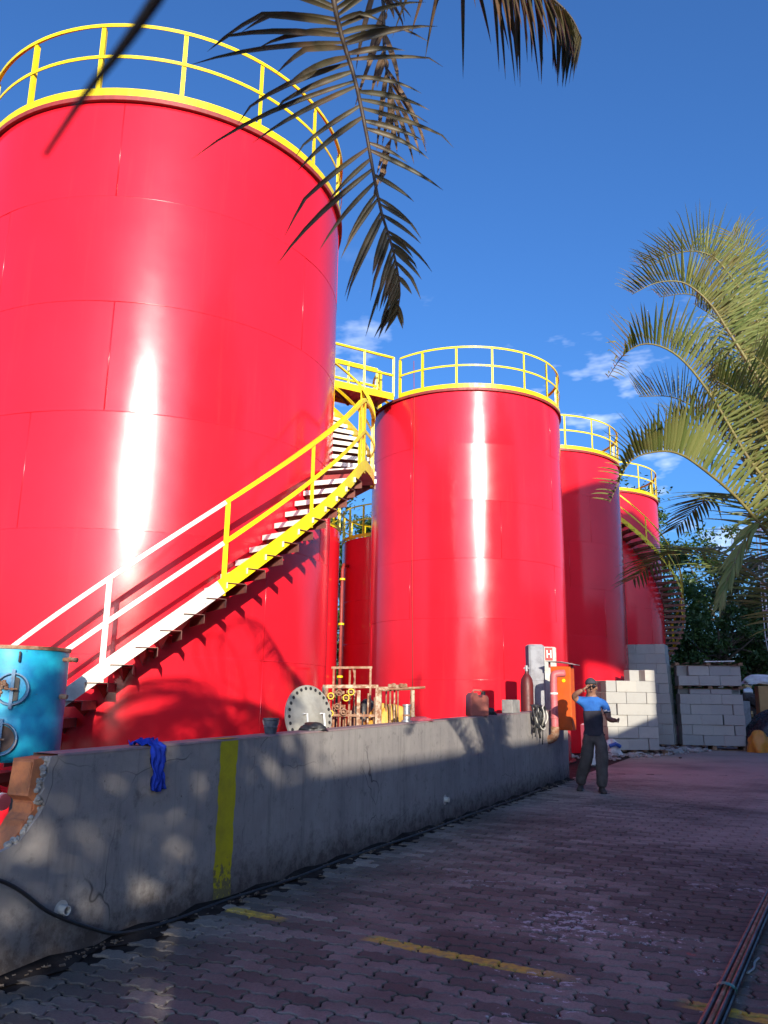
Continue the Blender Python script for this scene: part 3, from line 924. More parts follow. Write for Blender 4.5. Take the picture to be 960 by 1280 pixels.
for deg, z in ((-66, 1.44), (-72, 1.055)):
    Mx, n, s = face_frame(deg)
    c = Vector((DC[0], DC[1], z)) + n * (DR - 0.012)
    mb = MB(); mb.lathe(c, [(0.105, 0), (0.118, 0.045), (0.128, 0.045), (0.128, -0.02)], 32, Mx); hh = mb.build('handhole', DRUM_L, drum, smooth=True, auto=35)
    mb = MB(); mb.lathe(c, [(0.104, 0.012), (0.001, 0.016)], 28, Mx); mb.build('cover_disc', pm('rust_dark_inside', (.10, .06, .045), (.05, .035, .03), .8) if z < 1.3 else DRUM, hh)  # lower cover coloured dark for the unlit inside of the handhole
    mb = MB(); mb.box(c + n * 0.045, (0.026, 0.31, 0.014), Mx); mb.build('clamp_bar', DRUM_L, hh)
    mb = MB(); mb.tube([c + n * 0.03, c + n * 0.09], 0.012, 8); mb.tube([c + n * 0.085 + s * 0.04, c + n * 0.085 - s * 0.04], 0.007, 6); mb.build('clamp_screw', RUST, hh)
    if z > 1.3:
        mb = MB(); mb.add([c + s * .008 + n * .034 + Vector((0, 0, .10)), c + s * .05 + n * .034 + Vector((0, 0, .085)), c + s * .05 + n * .034 + Vector((0, 0, -.085)), c + s * .008 + n * .034 + Vector((0, 0, -.10))], [(0, 3, 2, 1)]); mb.build('slot_dark', BLACK, hh)  # black sheet painted in for the dark inside
        mb = MB()
        for i in range(14): mb.bbox(c - s * (0.07 + jit(0.03)) + Vector((0, 0, jit(0.06))) + n * (0.02 + jit(0.01)), (0.03, 0.02, 0.03), Matrix.Rotation(jit(3), 3, 'X'), 0.004)
        mb.build('rust_scale', RUST, hh)
Mx, n, s = face_frame(-62)
c = Vector((DC[0], DC[1], 1.70)) + n * DR
mb = MB(); mb.tube([c + Vector((0, 0, .03)), c + n * .03 + Vector((0, 0, .03)), c + n * .035, c + n * .03 - Vector((0, 0, .04)), c - Vector((0, 0, .04))], 0.009, 8); mb.build('lifting_lug', DARKM, drum)
for z, ln in ((1.69, 0.10), (1.385, 0.04)):
    n = Vector((0.97, -0.1, 0)).normalized(); c = Vector((DC[0], DC[1], z)) + n * (DR - .01)
    mb = MB(); mb.tube([c, c + n * ln], 0.017, 10); mb.tube([c + n * ln * .55, c + n * ln * .8], 0.025, 6); mb.tube([c + n * ln, c + n * (ln + .035) + Vector((0, 0, -.005))], 0.021, 8); mb.build('nozzle', RUST, drum)

# pipe stub poking through the broken end of the wall
t = thing('red_pipe', (-2.3, 4.9, 0), 'dull red pipe with white collar showing through the broken wall end', 'pipe')
mb = MB(); mb.tube([(-2.75, 5.1, 0.80), (-2.16, 4.87, 0.80)], 0.045, 16); mb.tube([(-2.75, 5.1, 0.80), (-2.75, 5.1, 0.0)], 0.045, 16); mb.build('pipe', PINK, t, smooth=True, auto=40)
mb = MB(); mb.tube([(-2.24, 4.90, 0.80), (-2.22, 4.893, 0.80)], 0.05, 16); mb.tube([(-2.19, 4.882, 0.80), (-2.175, 4.876, 0.80)], 0.05, 16); mb.build('collar', WHITEP, t)

# ------------------------------------------------------------------ clutter along the wall
# blind flange standing on edge
fc = Vector((-0.79, 9.0, 1.20)); fr = 0.335
Mx = Matrix((Vector((0.67, 0.74, 0)), Vector((0, 0.0, 1)), Vector((0.74, -0.67, 0)))).transposed()
Mx = Mx @ Matrix.Rotation(R(-8), 3, 'X')
fl = thing('manhole_flange', (fc.x, fc.y, 0), 'round pale grey bolted manhole cover standing on edge behind the wall', 'manhole cover')
mb = MB(); mb.lathe(fc, [(0.001, 0.075), (0.10, 0.068), (0.20, 0.035), (0.25, 0.02), (fr - .004, 0.02), (fr, 0.014), (fr, -0.014), (0.001, -0.014)], 64, Mx); mb.build('disc', pm('dull_grey_casting', (0.34, 0.33, 0.29), (0.24, 0.23, 0.20), .6, scale=5), fl, smooth=True, auto=25)
for k in range(26):
    mb = MB()
    a = 2 * PI * k / 26
    c = fc + Mx @ Vector((math.cos(a) * fr * .89, math.sin(a) * fr * .89, 0.021)); n = Mx @ Vector((0, 0, 1))
    mb.tube([c, c + n * .002], 0.019, 10)
    mb.build('bolt_hole', BLACK, fl)
for sx in (-0.10, 0.15):
    mb = MB(); q = [fc + Mx @ Vector(p) for p in ((sx, 0.02, .03), (sx, 0.02, .09), (sx, -0.12, .09), (sx, -0.12, .03))]
    q2 = [fc + Mx @ Vector(p) for p in ((sx - .05, .02, .08), (sx, .02, .085), (sx, -.14, .085), (sx - .05, -.14, .08))]
    mb.tube(q, 0.010, 8); mb.tube(q2, .010, 8); mb.build('handle', WHITEP, fl)
mb = MB(); mb.box((fc.x - .02, fc.y + .05, 0.43), (0.4, 0.3, 0.86)); mb.build('timber_support', WOOD, fl)

def on_wall(s, n=-0.09): return W(s, n, wtop(s) + 0.010)
# dark bucket
b0 = on_wall(2.28); bk = thing('bucket', tuple(b0), 'small dark blue-grey bucket standing on the wall left of the round cover', 'bucket')
mb = MB(); mb.cs = True; mb.lathe(b0, [(0.001, 0.003), (0.046, 0.003), (0.055, 0.05), (0.060, 0.055), (0.055, 0.06), (0.060, 0.105), (0.066, 0.11), (0.066, 0.125), (0.058, 0.125), (0.045, 0.01)], 28); mb.build('body', pm('bucket_plastic', (0.05, 0.06, 0.085), (0.09, 0.10, 0.12), 0.5), bk, auto=40)
mb = MB(); mb.tube([b0 + Vector((0.066 * math.cos(a), -0.012 * math.sin(a), 0.11 - 0.075 * math.sin(a))) for a in [PI * k / 14 for k in range(15)]], 0.003, 6); mb.build('handle', GALV, bk)
# black rag heap beside flange
def lump(name, c, size, mat, seed, label, cat, amp=0.35, loops=(26, 14), flat=True, parent=None):
    rnd = random.Random(seed)
    ph = [(rnd.uniform(0, 6), rnd.uniform(0, 6), rnd.randint(2, 6), rnd.randint(1, 5)) for _ in range(9)]
    mb = MB(); mb.cs = True
    A_, B_ = loops
    for i in range(B_ + 1):
        v = (i / B_) * (PI * 0.5 if flat else PI)
        for j in range(A_):
            u = 2 * PI * j / A_
            k = 1 + amp * sum(math.sin(a * u + p) * math.sin(b * v * 2 + q_) for p, q_, a, b in ph) / 3
            rr = math.sin(v) * k
            z = math.cos(v) * (1 + 0.5 * amp * sum(math.sin(a * u + q_) * math.sin(v) for p, q_, a, b in ph) / 3)
            if flat and i == B_: z = 0
            mb.v.append((c[0] + size[0] * rr * math.cos(u), c[1] + size[1] * rr * math.sin(u), c[2] + size[2] * (z if flat else z)))
    for i in range(B_):
        for j in range(A_): mb.face((i * A_ + j, i * A_ + (j + 1) % A_, (i + 1) * A_ + (j + 1) % A_, (i + 1) * A_ + j))
    if parent is not None: return mb.build(name, mat, parent)
    o = mb.build(name, mat, loc=c)
    return tag(o, label, cat)
lump('rag', on_wall(2.95), (0.12, 0.07, 0.07), BLACK, 3, 'crumpled black rag on the wall in front of the round cover', 'rag')
# rusty pipe frames with valves behind the wall
fr_ = thing('pipe_rack', (-0.3, 9.9, 0), 'tangled rusty pipe rack with valves standing behind the wall', 'pipe rack')
def rod(a, b, r_=0.016, mat=RUST, nm='frame_bar', n=6):
    mb = MB(); mb.bar([a, b], r_ * 2, r_ * 2) if abs((Vector(b) - Vector(a)).normalized().z) < 0.95 else mb.box(((a[0] + b[0]) / 2, (a[1] + b[1]) / 2, (a[2] + b[2]) / 2), (r_ * 2, r_ * 2, abs(b[2] - a[2])))
    return mb.build(nm, mat, fr_)
y0 = 9.75
for x, y, z, mt in ((-.685, y0, 1.52, RUST_W), (-.27, y0, 1.49, RUST_W), (-.685, y0 + .5, 1.52, RUST), (-.05, y0, 1.52, RUST_W)):
    rod((x, y, 0), (x, y, z), .020, mt, 'frame_post')
for x, y in ((-.60, y0 + .45), (-.40, y0 + .5), (-.14, y0 + .45), (-.34, y0 + .5)):
    rod((x, y, 0), (x, y, 1.76), .012, RUST, 'frame_post')
rod((-.62, y0 + .45, 1.765), (-.12, y0 + .45, 1.775), .014)
rod((-.62, y0 + .45, 1.765), (-.62, y0 + .9, 1.765), .012)
rod((-.70, y0, 1.53), (-.04, y0, 1.54), .018, RUST_W)
rod((-.70, y0 + .5, 1.53), (-.04, y0 + .5, 1.54), .016)
rod((-.72, y0, 1.2), (-.02, y0, 1.2), .014)
for k in range(16):
    x = -.66 + 0.042 * k + jit(.012); mb = MB()
    z1 = random.uniform(1.15, 1.5)
    mb.tube([(x, y0 + .1 + jit(.15), 0), (x + jit(.01), y0 + .1 + jit(.15), z1)], random.uniform(.008, .016), 7)
    mb.build('pipe', RUST if k % 3 else RUST_W, fr_, smooth=True)
for (x, z) in ((-.60, 1.42), (-.50, 1.46), (-.42, 1.40), (-.36, 1.47), (-.52, 1.30), (-.44, 1.24), (-.60, 1.22)):
    mb = MB(); c = Vector((x, y0 + .06 + jit(.05), z))
    mb.bbox(c, (.06, .05, .05), Matrix.Rotation(jit(.5), 3, 'Z'), .012)
    mb.tube([c + Vector((-.06, 0, 0)), c + Vector((.06, 0, 0))], .02, 9)
    mb.tube([c, c + Vector((0, -.07, .0))], .012, 7)
    v = mb.build('valve', RUST, fr_)
    mb = MB(); mb.tube([c + Vector((.035 * math.cos(a), -.075, .035 * math.sin(a))) for a in [2 * PI * k / 14 for k in range(14)]], .006, 5, closed=True); mb.build('handwheel', YEL if random.random() < .5 else RUST, v)
mb = MB(); mb.tube(catmull([(-.36, y0 + .4, 1.75), (-.33, y0 + .4, 1.62), (-.37, y0 + .38, 1.5), (-.33, y0 + .4, 1.38), (-.36, y0 + .4, 1.25)], 16), .006, 5); mb.build('loose_wire', RUST, fr_)
# right-hand trestle of the same scrap
tr = thing('steel_trestle', (0.2, 9.95, 0), 'flaking white steel trestle over the yellow tarpaulin behind the wall', 'trestle')
def rod2(a, b, r_, mat, nm):
    mb = MB(); mb.tube([a, b], r_, 8); return mb.build(nm, mat, tr, smooth=True, auto=40)
for x, y, z, mt, r_ in ((-.02, 9.75, 1.50, RUST_W, .028), (.37, 9.75, 1.50, RUST_W, .022), (-.02, 10.15, 1.5, RUST, .016), (.37, 10.15, 1.5, RUST, .016), (.11, 9.8, 1.5, RUST, .012), (.15, 9.85, 1.5, RUST_W, .010), (.19, 9.8, 1.5, RUST, .010), (.06, 9.9, 1.5, RUST, .010)):
    rod2((x, y, 0), (x + jit(.01), y, z), r_, mt, 'leg')
rod2((-.06, 9.75, 1.50), (.52, 9.75, 1.535), .014, RUST, 'top_bar'); rod2((-.04, 10.15, 1.5), (.40, 10.15, 1.52), .014, RUST, 'top_bar')
mb = MB(); mb.bbox((.02, 9.75, 1.51), (.14, .06, .05), None, .01); mb.build('clamp', RUST_W, tr)
for k in range(5):
    mb = MB(); mb.bbox((.10 + .045 * k, 9.78 + jit(.04), 1.545 + jit(.01)), (.05, .05, .05), Matrix.Rotation(jit(1), 3, 'Z'), .01); mb.build('fitting', RUST, tr)
lump('tarpaulin', (.09, 10.0, 0), (.50, .30, 1.33), TARP_Y, 8, 'crumpled mustard yellow tarpaulin heaped under the trestle behind the wall', 'tarpaulin', 0.22, (40, 22))
lump('scrap_heap', (-.18, 10.5, 0), (.42, .25, 1.38), BLACK, 19, 'dark heap of hoses behind the rusty pipe rack', 'hose heap', 0.3, (34, 18))
# small galvanised stub post and red cloth on the wall
p = on_wall(5.02, -.12); st_ = thing('pipe_stub', tuple(p), 'short upright galvanised pipe stub standing on the wall right of the trestle', 'pipe')
mb = MB(); mb.cs = True; mb.lathe(p, [(.001, 0), (.06, 0), (.06, .015), (.04, .02), (.038, .165), (.048, .17), (.048, .19), (.03, .19), (.03, .1)], 24); mb.build('pipe', GALV, st_, auto=30)
mb = MB(); mb.lathe(p, [(.0405, .06), (.044, .062), (.044, .08), (.0405, .082)], 24); mb.build('band', RUST, st_)
lump('rag', on_wall(5.35, -.1), (.14, .06, .05), pm('maroon_cloth', (.35, .06, .09), None, .9), 5, 'small crumpled maroon cloth on the wall beside the pipe stub', 'rag')
# jerry can
p = on_wall(7.30, -.10); jc = thing('jerry_can', tuple(p), 'brownish red plastic jerry can standing on the wall', 'jerry can')
Mj = rz(WALL_ANG - 20)
mb = MB(); mb.cs = True
outl = [(-.135, 0), (.135, 0), (.142, .02), (.142, .24), (.12, .275), (.05, .285), (.04, .25), (-.02, .25), (-.03, .31), (-.10, .31), (-.135, .27), (-.142, .02)]
Mp = rz(20)
n = len(outl)
vs = []
for dy, k in ((-.085, .9), (-.07, 1), (.07, 1), (.085, .9)):
    for x, z in outl: vs.append(p + Mp @ Vector((x * k, dy, .15 + (z - .15) * (k * .5 + .5))))
fs = [tuple(range(n - 1, -1, -1)), tuple(range(3 * n, 4 * n))]
for i in range(3):
    for j in range(n): fs.append((i * n + j, i * n + (j + 1) % n, (i + 1) * n + (j + 1) % n, (i + 1) * n + j))
mb.add(vs, fs); mb.build('body', JERRY, jc, auto=40)
mb = MB(); mb.tube([p + Mp @ Vector(q) for q in ((-.07, 0, .30), (-.05, 0, .345), (.06, 0, .34), (.10, 0, .285))], .016, 8); mb.build('handle', JERRY, jc, smooth=True)
mb = MB(); mb.tube([p + Mp @ Vector((.095, 0, .27)), p + Mp @ Vector((.10, 0, .33))], .03, 14); mb.build('cap', BLACK, jc)
p = on_wall(7.85, -.12); lump('rag', p, (.10, .06, .10), BLACK, 9, 'dark folded cloth on the wall right of the jerry can', 'rag')
# loose concrete block on the wall
p = on_wall(8.85, -.10); mb = MB(); mb.bbox(p + Vector((0, 0, .10)), (.40, .17, .20), rz(WALL_ANG), .008)
bo = mb.build('concrete_block', CONC, loc=p); tag(bo, 'single rough grey concrete block lying on the wall top near the orange cabinet', 'block')

# blue cloth hung over the wall
t0 = 0.80
mb = MB(); mb.cs = True
NI, NJ = 10, 22
for i in range(NI + 1):
    for j in range(NJ + 1):
        v = j / NJ; u = i / NI - .5
        L_ = v * 0.44
        wdt = 0.17 * (1 - 0.45 * v + .12 * math.sin(v * 14)) if v > .35 else 0.15 * (1.1 + .25 * math.sin(v * 17))
        fold = 0.016 * math.sin(u * 17 + v * 5) + 0.010 * math.sin(u * 31 - v * 9) + .008 * math.sin(v * 26 + u * 12)
        if L_ < 0.15:
            n_ = -0.13 + L_; z = wtop(t0) + 0.018 + abs(fold) * 1.3 + .01 * math.sin(v * 40 + u * 9); s_ = t0 + u * wdt
        else:
            q_ = L_ - 0.15
            n_ = 0.022 + fold + .008; z = wtop(t0) + 0.012 - q_ + 0.03 * abs(u) * v; s_ = t0 + 0.02 + u * wdt + 0.16 * q_ * .5
        mb.v.append(tuple(W(s_, n_, z)))
for i in range(NI):
    for j in range(NJ): mb.face((i * (NJ + 1) + j, i * (NJ + 1) + j + 1, (i + 1) * (NJ + 1) + j + 1, (i + 1) * (NJ + 1) + j))
o = mb.build('cloth', CLOTH, loc=W(t0, 0, wtop(t0)))
sm_ = o.modifiers.new('thick', 'SOLIDIFY'); sm_.thickness = 0.006
tag(o, 'crumpled royal blue cloth draped over the top of the low wall', 'cloth')
# black cable along the wall foot
pts = [W(-1.6, .02, .95), W(-.8, .03, .66), W(-.27, .03, .475), W(.05, .03, .265), W(.35, .035, .12), W(.6, .045, .035), W(1.0, .07, .014), W(1.6, .05, .014), W(2.4, .09, .014), W(3.4, .06, .014), W(5.0, .10, .014), W(6.6, .07, .014), W(8.2, .10, .014), W(9.8, .06, .014)]
mb = MB(); mb.tube(catmull(pts, 90), .011, 7)
tag(mb.build('cable', BLACK, smooth=True, loc=W(1, .05, 0)), 'black cable sagging down the low wall and running along its foot', 'cable')

# ------------------------------------------------------------------ hose cabinet group at the far end of the wall
p = W(11.35, -.40, 0)
co = thing('concrete_column', tuple(p), 'grey concrete column standing behind the wall left of the orange cabinet', 'column')
mb = MB(); mb.bbox(p + Vector((0, 0, 1.2)), (.30, .26, 2.40), rz(8), .03); mb.build('shaft', CANVAS, co)
for z in (.6, 1.2, 1.75): 
    mb = MB(); mb.bbox(p + Vector((0, 0, z)), (.31, .27, .02), rz(8), .008); mb.build('form_ridge', CANVAS, co)
p2 = W(12.25, -.38, 0)
sg = thing('hydrant_sign', tuple(p2), 'weathered board with a red H above the orange cabinet', 'sign')
mb = MB(); mb.bbox(p2 + Vector((0, 0, 1.2)), (.28, .16, 2.42), rz(8), .02); mb.build('post', GREYC, sg)
f0 = p2 + rz(8) @ Vector((-.02, -.087, 2.27))
mb = MB(); mb.box(f0, (.15, .012, .24), rz(8)); mb.build('board', SIGNR, sg)
mb = MB()
for x in (-.038, .038): mb.box(f0 + rz(8) @ Vector((x, -.009, 0)), (.022, .005, .15), rz(8))
mb.box(f0 + rz(8) @ Vector((0, -.009, 0)), (.054, .005, .024), rz(8)); mb.build('letter', WHITEP, sg)
gc = W(10.85, -.42, 0)
cy = thing('gas_cylinder', tuple(gc), 'dark red gas cylinder standing behind the wall beside the grey column', 'gas cylinder')
mb = MB(); mb.cs = True; mb.lathe(gc, [(.001, 0), (.11, 0), (.115, .03), (.115, 1.65), (.10, 1.76), (.06, 1.83), (.035, 1.86), (.035, 1.90)], 28); mb.build('body', pm('dark_red_cylinder', (.11, .012, .012), (.07, .01, .01), .5), cy, auto=40)
mb = MB(); mb.tube([gc + Vector((0, 0, 1.88)), gc + Vector((0, 0, 2.0))], .03, 12); mb.tube([gc + Vector((-.05, 0, 1.95)), gc + Vector((.05, 0, 1.95))], .014, 8); mb.build('valve', GALV, cy)
# orange cabinet: hung at the end of the wall, facing the yard
oc = W(11.15, .15, 0)
cab = thing('hose_cabinet', tuple(oc), 'bright orange fire hose cabinet mounted over the far end of the wall', 'cabinet')
Mo = rz(-28)
cz = 1.44
mb = MB(); mb.bbox(oc + Vector((0, 0, cz)), (.36, .26, 1.10), Mo, .012); mb.build('body', ORANGE, cab)
mb = MB(); mb.bbox(oc + Mo @ Vector((.01, -.137, cz + .0)), (.31, .012, 1.02), Mo, .004); dr = mb.build('door', ORANGE, cab)
mb = MB(); mb.lathe(oc + Mo @ Vector((.06, -.146, cz + .30)), [(.001, .012), (.03, .010), (.032, 0)], 18, Mo @ Matrix.Rotation(R(90), 3, 'X')); mb.build('latch', YEL, dr)
for z in (.38, -.38):
    mb = MB(); mb.tube([oc + Mo @ Vector((-.155, -.146, cz + z - .04)), oc + Mo @ Vector((-.155, -.146, cz + z + .04))], .009, 8); mb.build('hinge', ORANGE, dr)
mb = MB()
q = [(-.24, -.20, .02), (.05, -.24, .00), (.30, -.22, -.09), (.28, .16, -.05), (.05, .16, .05), (-.22, .16, .06)]
mb.prism([(a, b) for a, b, c in q], 0, .008, lambda a, b, c: oc + Mo @ Vector((a, b, cz + .63 + c - .22 * max(0, a - .02) - .0 * b)))
mb.build('rain_hood', GALV, cab)
mb = MB(); mb.tube([oc + Mo @ Vector((-.2, -.1, cz + .53)), oc + Mo @ Vector((-.2, -.1, cz + .64))], .02, 8); mb.tube([oc + Mo @ Vector((.15, .1, cz + .53)), oc + Mo @ Vector((.15, .1, cz + .62))], .02, 8); mb.build('hood_bracket', RED_D, cab)
# red stand pipe with elbows
sp = W(10.62, .12, 0)
pi_ = thing('hydrant_pipe', tuple(sp), 'faded red hydrant riser pipe with elbows beside the orange cabinet', 'pipe')
mb = MB(); mb.tube(catmull([sp + Vector((0, 0, .92)), sp + Vector((0, 0, 1.2)), sp + Vector((0, 0, 1.75)), sp + Vector((.04, .0, 1.84)), sp + Vector((.20, .02, 1.86))], 20), .062, 16); mb.build('riser', PINK, pi_, smooth=True)
mb = MB(); mb.tube(catmull([sp + Vector((0, 0, .96)), sp + Vector((-.01, 0, .82)), sp + Vector((-.06, .02, .76)), sp - WNV * .16 + Vector((0, 0, .74))], 16), .072, 16); mb.build('elbow', RUST, pi_, smooth=True)
for z in (1.1, 1.5):
    mb = MB(); mb.tube([sp + Vector((0, 0, z)), sp + Vector((0, 0, z + .03))], .07, 16); mb.build('clip', WHITEP if z > 1.3 else PINK, pi_)
# coils of hose hung on the wall
hc = W(9.75, .05, wtop(10.1))
hs = thing('hose_coil', tuple(hc), 'tangled black hoses and cables hanging over the wall beside the cabinet', 'hose')
rnd = random.Random(4)
for k in range(9):
    cx = rnd.uniform(-.28, .22); w_ = rnd.uniform(.05, .11); h_ = rnd.uniform(.08, .22)
    mb = MB(); mb.tube([hc + WD * (cx + w_ * math.cos(a)) + WNV * (.03 + .03 * math.sin(a * 2 + k) + .005 * k) + Vector((0, 0, .03 - h_ * .6 + h_ * math.sin(a))) for a in [2 * PI * j / 20 for j in range(20)]], rnd.uniform(.010, .018), 7, closed=True); mb.build('loop', BLACK if k % 4 else GREYC, hs, smooth=True)
for k in range(6):
    cx = rnd.uniform(-.3, .25)
    mb = MB(); mb.tube(catmull([hc + WD * cx + WNV * -.05 + Vector((0, 0, .12)), hc + WD * (cx + .03) + WNV * .05 + Vector((0, 0, .05)), hc + WD * (cx + jit(.05)) + WNV * .04 + Vector((0, 0, -.2)), hc + WD * (cx + jit(.06)) + WNV * .03 + Vector((0, 0, -rnd.uniform(.3, .55)))], 12), .010, 6); mb.build('hose_end', BLACK, hs, smooth=True)

# ------------------------------------------------------------------ stacks of aerated blocks
BW, BD, BH = 0.60, 0.30, 0.30
def unit_block(name, s):
    mb = MB(); mb.bbox((0, 0, s[2] / 2), s, None, 0.008)
    me = bpy.data.meshes.new(name); me.from_pydata([tuple(p) for p in mb.v], [], mb.f); me.materials.append(BLOCK); return me
BM = unit_block('block_mesh', (BW - .006, BD - .006, BH - .004)); BMH = unit_block('half_block_mesh', (BW / 2 - .006, BD - .006, BH - .004))
BMT = unit_block('thin_block_mesh', (BW - .006, BD - .006, .145))
def pallet(c, ang, w, d, label, hgt=.13):
    t = thing('wooden_pallet', c, label, 'pallet')
    M_ = rz(ang); C_ = Vector(c)
    for y in (-d / 2 + .05, 0, d / 2 - .05):
        for x in (-w / 2 + .07, 0, w / 2 - .07):
            mb = MB(); mb.box(C_ + M_ @ Vector((x, y, hgt * .42)), (.12, .09, hgt * .62), M_); mb.build('pallet_block', WOOD, t)
        mb = MB(); mb.box(C_ + M_ @ Vector((0, y, hgt * .06)), (w, .09, hgt * .1), M_); mb.build('bottom_board', WOOD, t)
    k = 7
    for i in range(k):
        mb = MB(); mb.box(C_ + M_ @ Vector((-w / 2 + .05 + (w - .1) * i / (k - 1), 0, hgt * .85)), (.10, d, hgt * .2), M_); mb.build('top_board', WOOD, t)
    return t
ORD = ['first', 'second', 'third', 'fourth', 'fifth', 'sixth', 'seventh', 'eighth', 'ninth', 'tenth']
def stack(c, ang, nx, ny, layers, label, group, thin=(), miss=(), half=True, lean=0.0, seed=1):
    rnd = random.Random(seed)
    M_ = rz(ang); z = 0.0
    for l in range(layers):
        me_h = .15 if l in thin else BH
        for iy in range(ny):
            off = (BW / 2 if (l + iy) % 2 else 0) if half else 0
            x = -nx * BW / 2
            end = nx * BW / 2
            row = []
            if off: row.append((x + BW / 4, 'h')); x += BW / 2
            while x + BW <= end + 1e-6:
                row.append((x + BW / 2, 'f')); x += BW
            if end - x > BW / 4: row.append((x + BW / 4, 'h'))
            for k, (xx, ty) in enumerate(row):
                if (l, iy, k) in miss or (l, iy, -1) in miss: continue
                p = Vector(c) + M_ @ Vector((xx + rnd.uniform(-.012, .012) + lean * l, -ny * BD / 2 + (iy + .5) * BD + rnd.uniform(-.018, .018), z))
                me = BMT if l in thin else (BM if ty == 'f' else BMH)
                if l in thin and ty == 'h': continue
                o = inst(me, 'concrete_block', None, p, (0, 0, R(ang) + rnd.uniform(-.012, .012)))
                o1 = ORD[l]; o2 = ORD[k]
                tag(o, (label[0] + ', %s layer, %s from left in front' % (o1, o2)) if iy == 0 else label[1], 'block', group)
        z += me_h
    return z
# lit stack behind the man
cA = Vector((6.62, 22.5, 0)); angA = 14
pallet(tuple(cA), angA, 2.0, .95, 'wooden pallet under the sunlit block stack behind the man')
stack(cA + Vector((0, 0, .13)), angA, 2.5, 3, 7, ('pale block of the sunlit stack', 'pale block in the back rows of the sunlit stack behind the man'), 'blocks in the sunlit stack', miss={(6, 0, 0), (6, 0, 1), (6, 1, 0), (6, 2, 0), (6, 2, 1), (6, 1, 1)}, seed=2)
# tall stack behind it
cB = Vector((8.22, 25.75, 0)); angB = -26
pallet(tuple(cB), angB, 1.8, .95, 'wooden pallet under the tallest block stack against the rightmost tank')
stack(cB + Vector((0, 0, .13)), angB, 3, 3, 10, ('grey block of the tallest stack', 'grey block in the back rows of the tallest stack'), 'blocks in the tall stack', lean=-.012, seed=3)
# palletised stack at the right
cC = Vector((10.05, 25.2, 0)); angC = -13
pallet(tuple(cC), angC, 1.85, .95, 'lower wooden pallet under the right-hand block stack')
zz = stack(cC + Vector((0, 0, .13)), angC, 3, 3, 6, ('grey block under the middle pallet', 'grey block in the back rows below the middle pallet at right'), 'blocks in the lower right stack', thin=(5,), seed=5)
pallet((cC.x, cC.y, .13 + zz), angC, 1.85, .95, 'wooden pallet sandwiched halfway up the right-hand block stack', .10)
z2 = stack(cC + Vector((0, 0, .23 + zz)), angC, 3, 3, 2, ('grey block above the middle pallet', 'grey block in the back rows above the middle pallet at right'), 'blocks in the upper right stack', miss={(1, 0, 0)}, seed=6)
pallet((cC.x, cC.y, .23 + zz + z2), angC, 1.95, 1.0, 'wooden pallet lying on top of the right-hand block stack', .09)
pz = .23 + zz + z2 + .093
mb = MB(); mb.bar([(9.9, 24.95, pz + .03), (10.75, 24.8, pz + .05)], .16, .03)
tag(mb.build('plank', WHITEP, loc=(10.3, 24.9, pz)), 'short pale plank lying on the top pallet of the right-hand stack', 'plank')

# bags, box and tarpaulins at the right edge
lump('plastic_sheet', (11.75, 24.6, 0), (.95, .6, 1.22), BAGB, 21, 'shiny black plastic sheet heaped beside the right-hand block stack', 'plastic sheet', .16, (44, 22))
lump('tarpaulin', (11.0, 24.15, 0), (.36, .30, .62), TARP_O, 23, 'orange tarpaulin slumped at the foot of the black plastic heap', 'tarpaulin', .2, (30, 14))
bx = Vector((12.15, 25.4, 0)); tcb = thing('cardboard_box', tuple(bx), 'large brown cardboard carton standing behind the black plastic heap', 'box')
mb = MB(); mb.bbox(bx + Vector((0, 0, .95)), (.95, .7, 1.9), rz(-15), .01); mb.build('carton', BOXC, tcb)
mb = MB()
for s_ in (-1, 1): mb.box(bx + rz(-15) @ Vector((s_ * .24, 0, 1.93 + .02)), (.46, .68, .012), rz(-15) @ Matrix.Rotation(R(-6 * s_), 3, 'Y'))
mb.build('flap', BOXC, tcb)
lump('white_sack', (11.85, 25.55, 1.96), (.55, .35, .30), SACK, 31, 'crumpled pale sack lying on top of the brown carton', 'sack', .25)
mb = MB(); mb.bbox((11.35, 25.6, .72), (.22, .22, 1.44), rz(-10), .02)
tag(mb.build('grey_post', CANVAS, loc=(11.35, 25.6, 0)), 'short grey concrete post between the block stack and the brown carton', 'post')
# sacks by the man
lump('white_sack', (6.05, 21.8, 0), (.24, .2, .42), SACK, 41, 'white and blue sack slumped on rubble just right of the man', 'sack', .25)
mb = MB(); mb.tube([(5.93, 21.57, .25), (6.1, 21.56, .31), (6.22, 21.60, .24)], .05, 8); 
o = mb.build('printed_band', SACKB); o.parent = bpy.data.objects['white_sack.001']; o.matrix_parent_inverse = Matrix.Translation((-6.05, -21.8, 0))
mb = MB(); mb.bbox((4.62, 18.4, .45), (.30, .25, .9), rz(10), .03)
tag(mb.build('white_drum', WHITEP, loc=(4.62, 18.4, 0)), 'narrow white container glimpsed under the orange cabinet', 'container')

# rubble along the foot of the stacks
mb = MB(); rnd = random.Random(9)
for i in range(520):
    t_ = rnd.random()
    c = Vector((5.2 + 4.2 * t_ + rnd.gauss(0, .3), 20.6 + 4.6 * t_ + rnd.gauss(0, .45), 0))
    r_ = rnd.choice([.02, .03, .04, .06, .09]) * rnd.uniform(.7, 1.3)
    c.z = r_ * .35
    Mx = Matrix.Rotation(rnd.uniform(-3, 3), 3, 'Z') @ Matrix.Rotation(rnd.uniform(-.6, .6), 3, 'X')
    mb.cm = rnd.choice([0, 0, 0, 1, 2])
    mb.bbox(c, (r_ * 2, r_ * 1.3, r_ * .9), Mx, r_ * .25)
tag(mb.build('rubble', [CONC, pm('dark_rubble', (.14, .10, .085), None, .95), pm('pale_rubble', (.45, .40, .38), None, .95)]), 'broken rubble and scraps scattered along the foot of the block stacks', 'rubble', kind='stuff')
mb = MB(); rnd = random.Random(12)
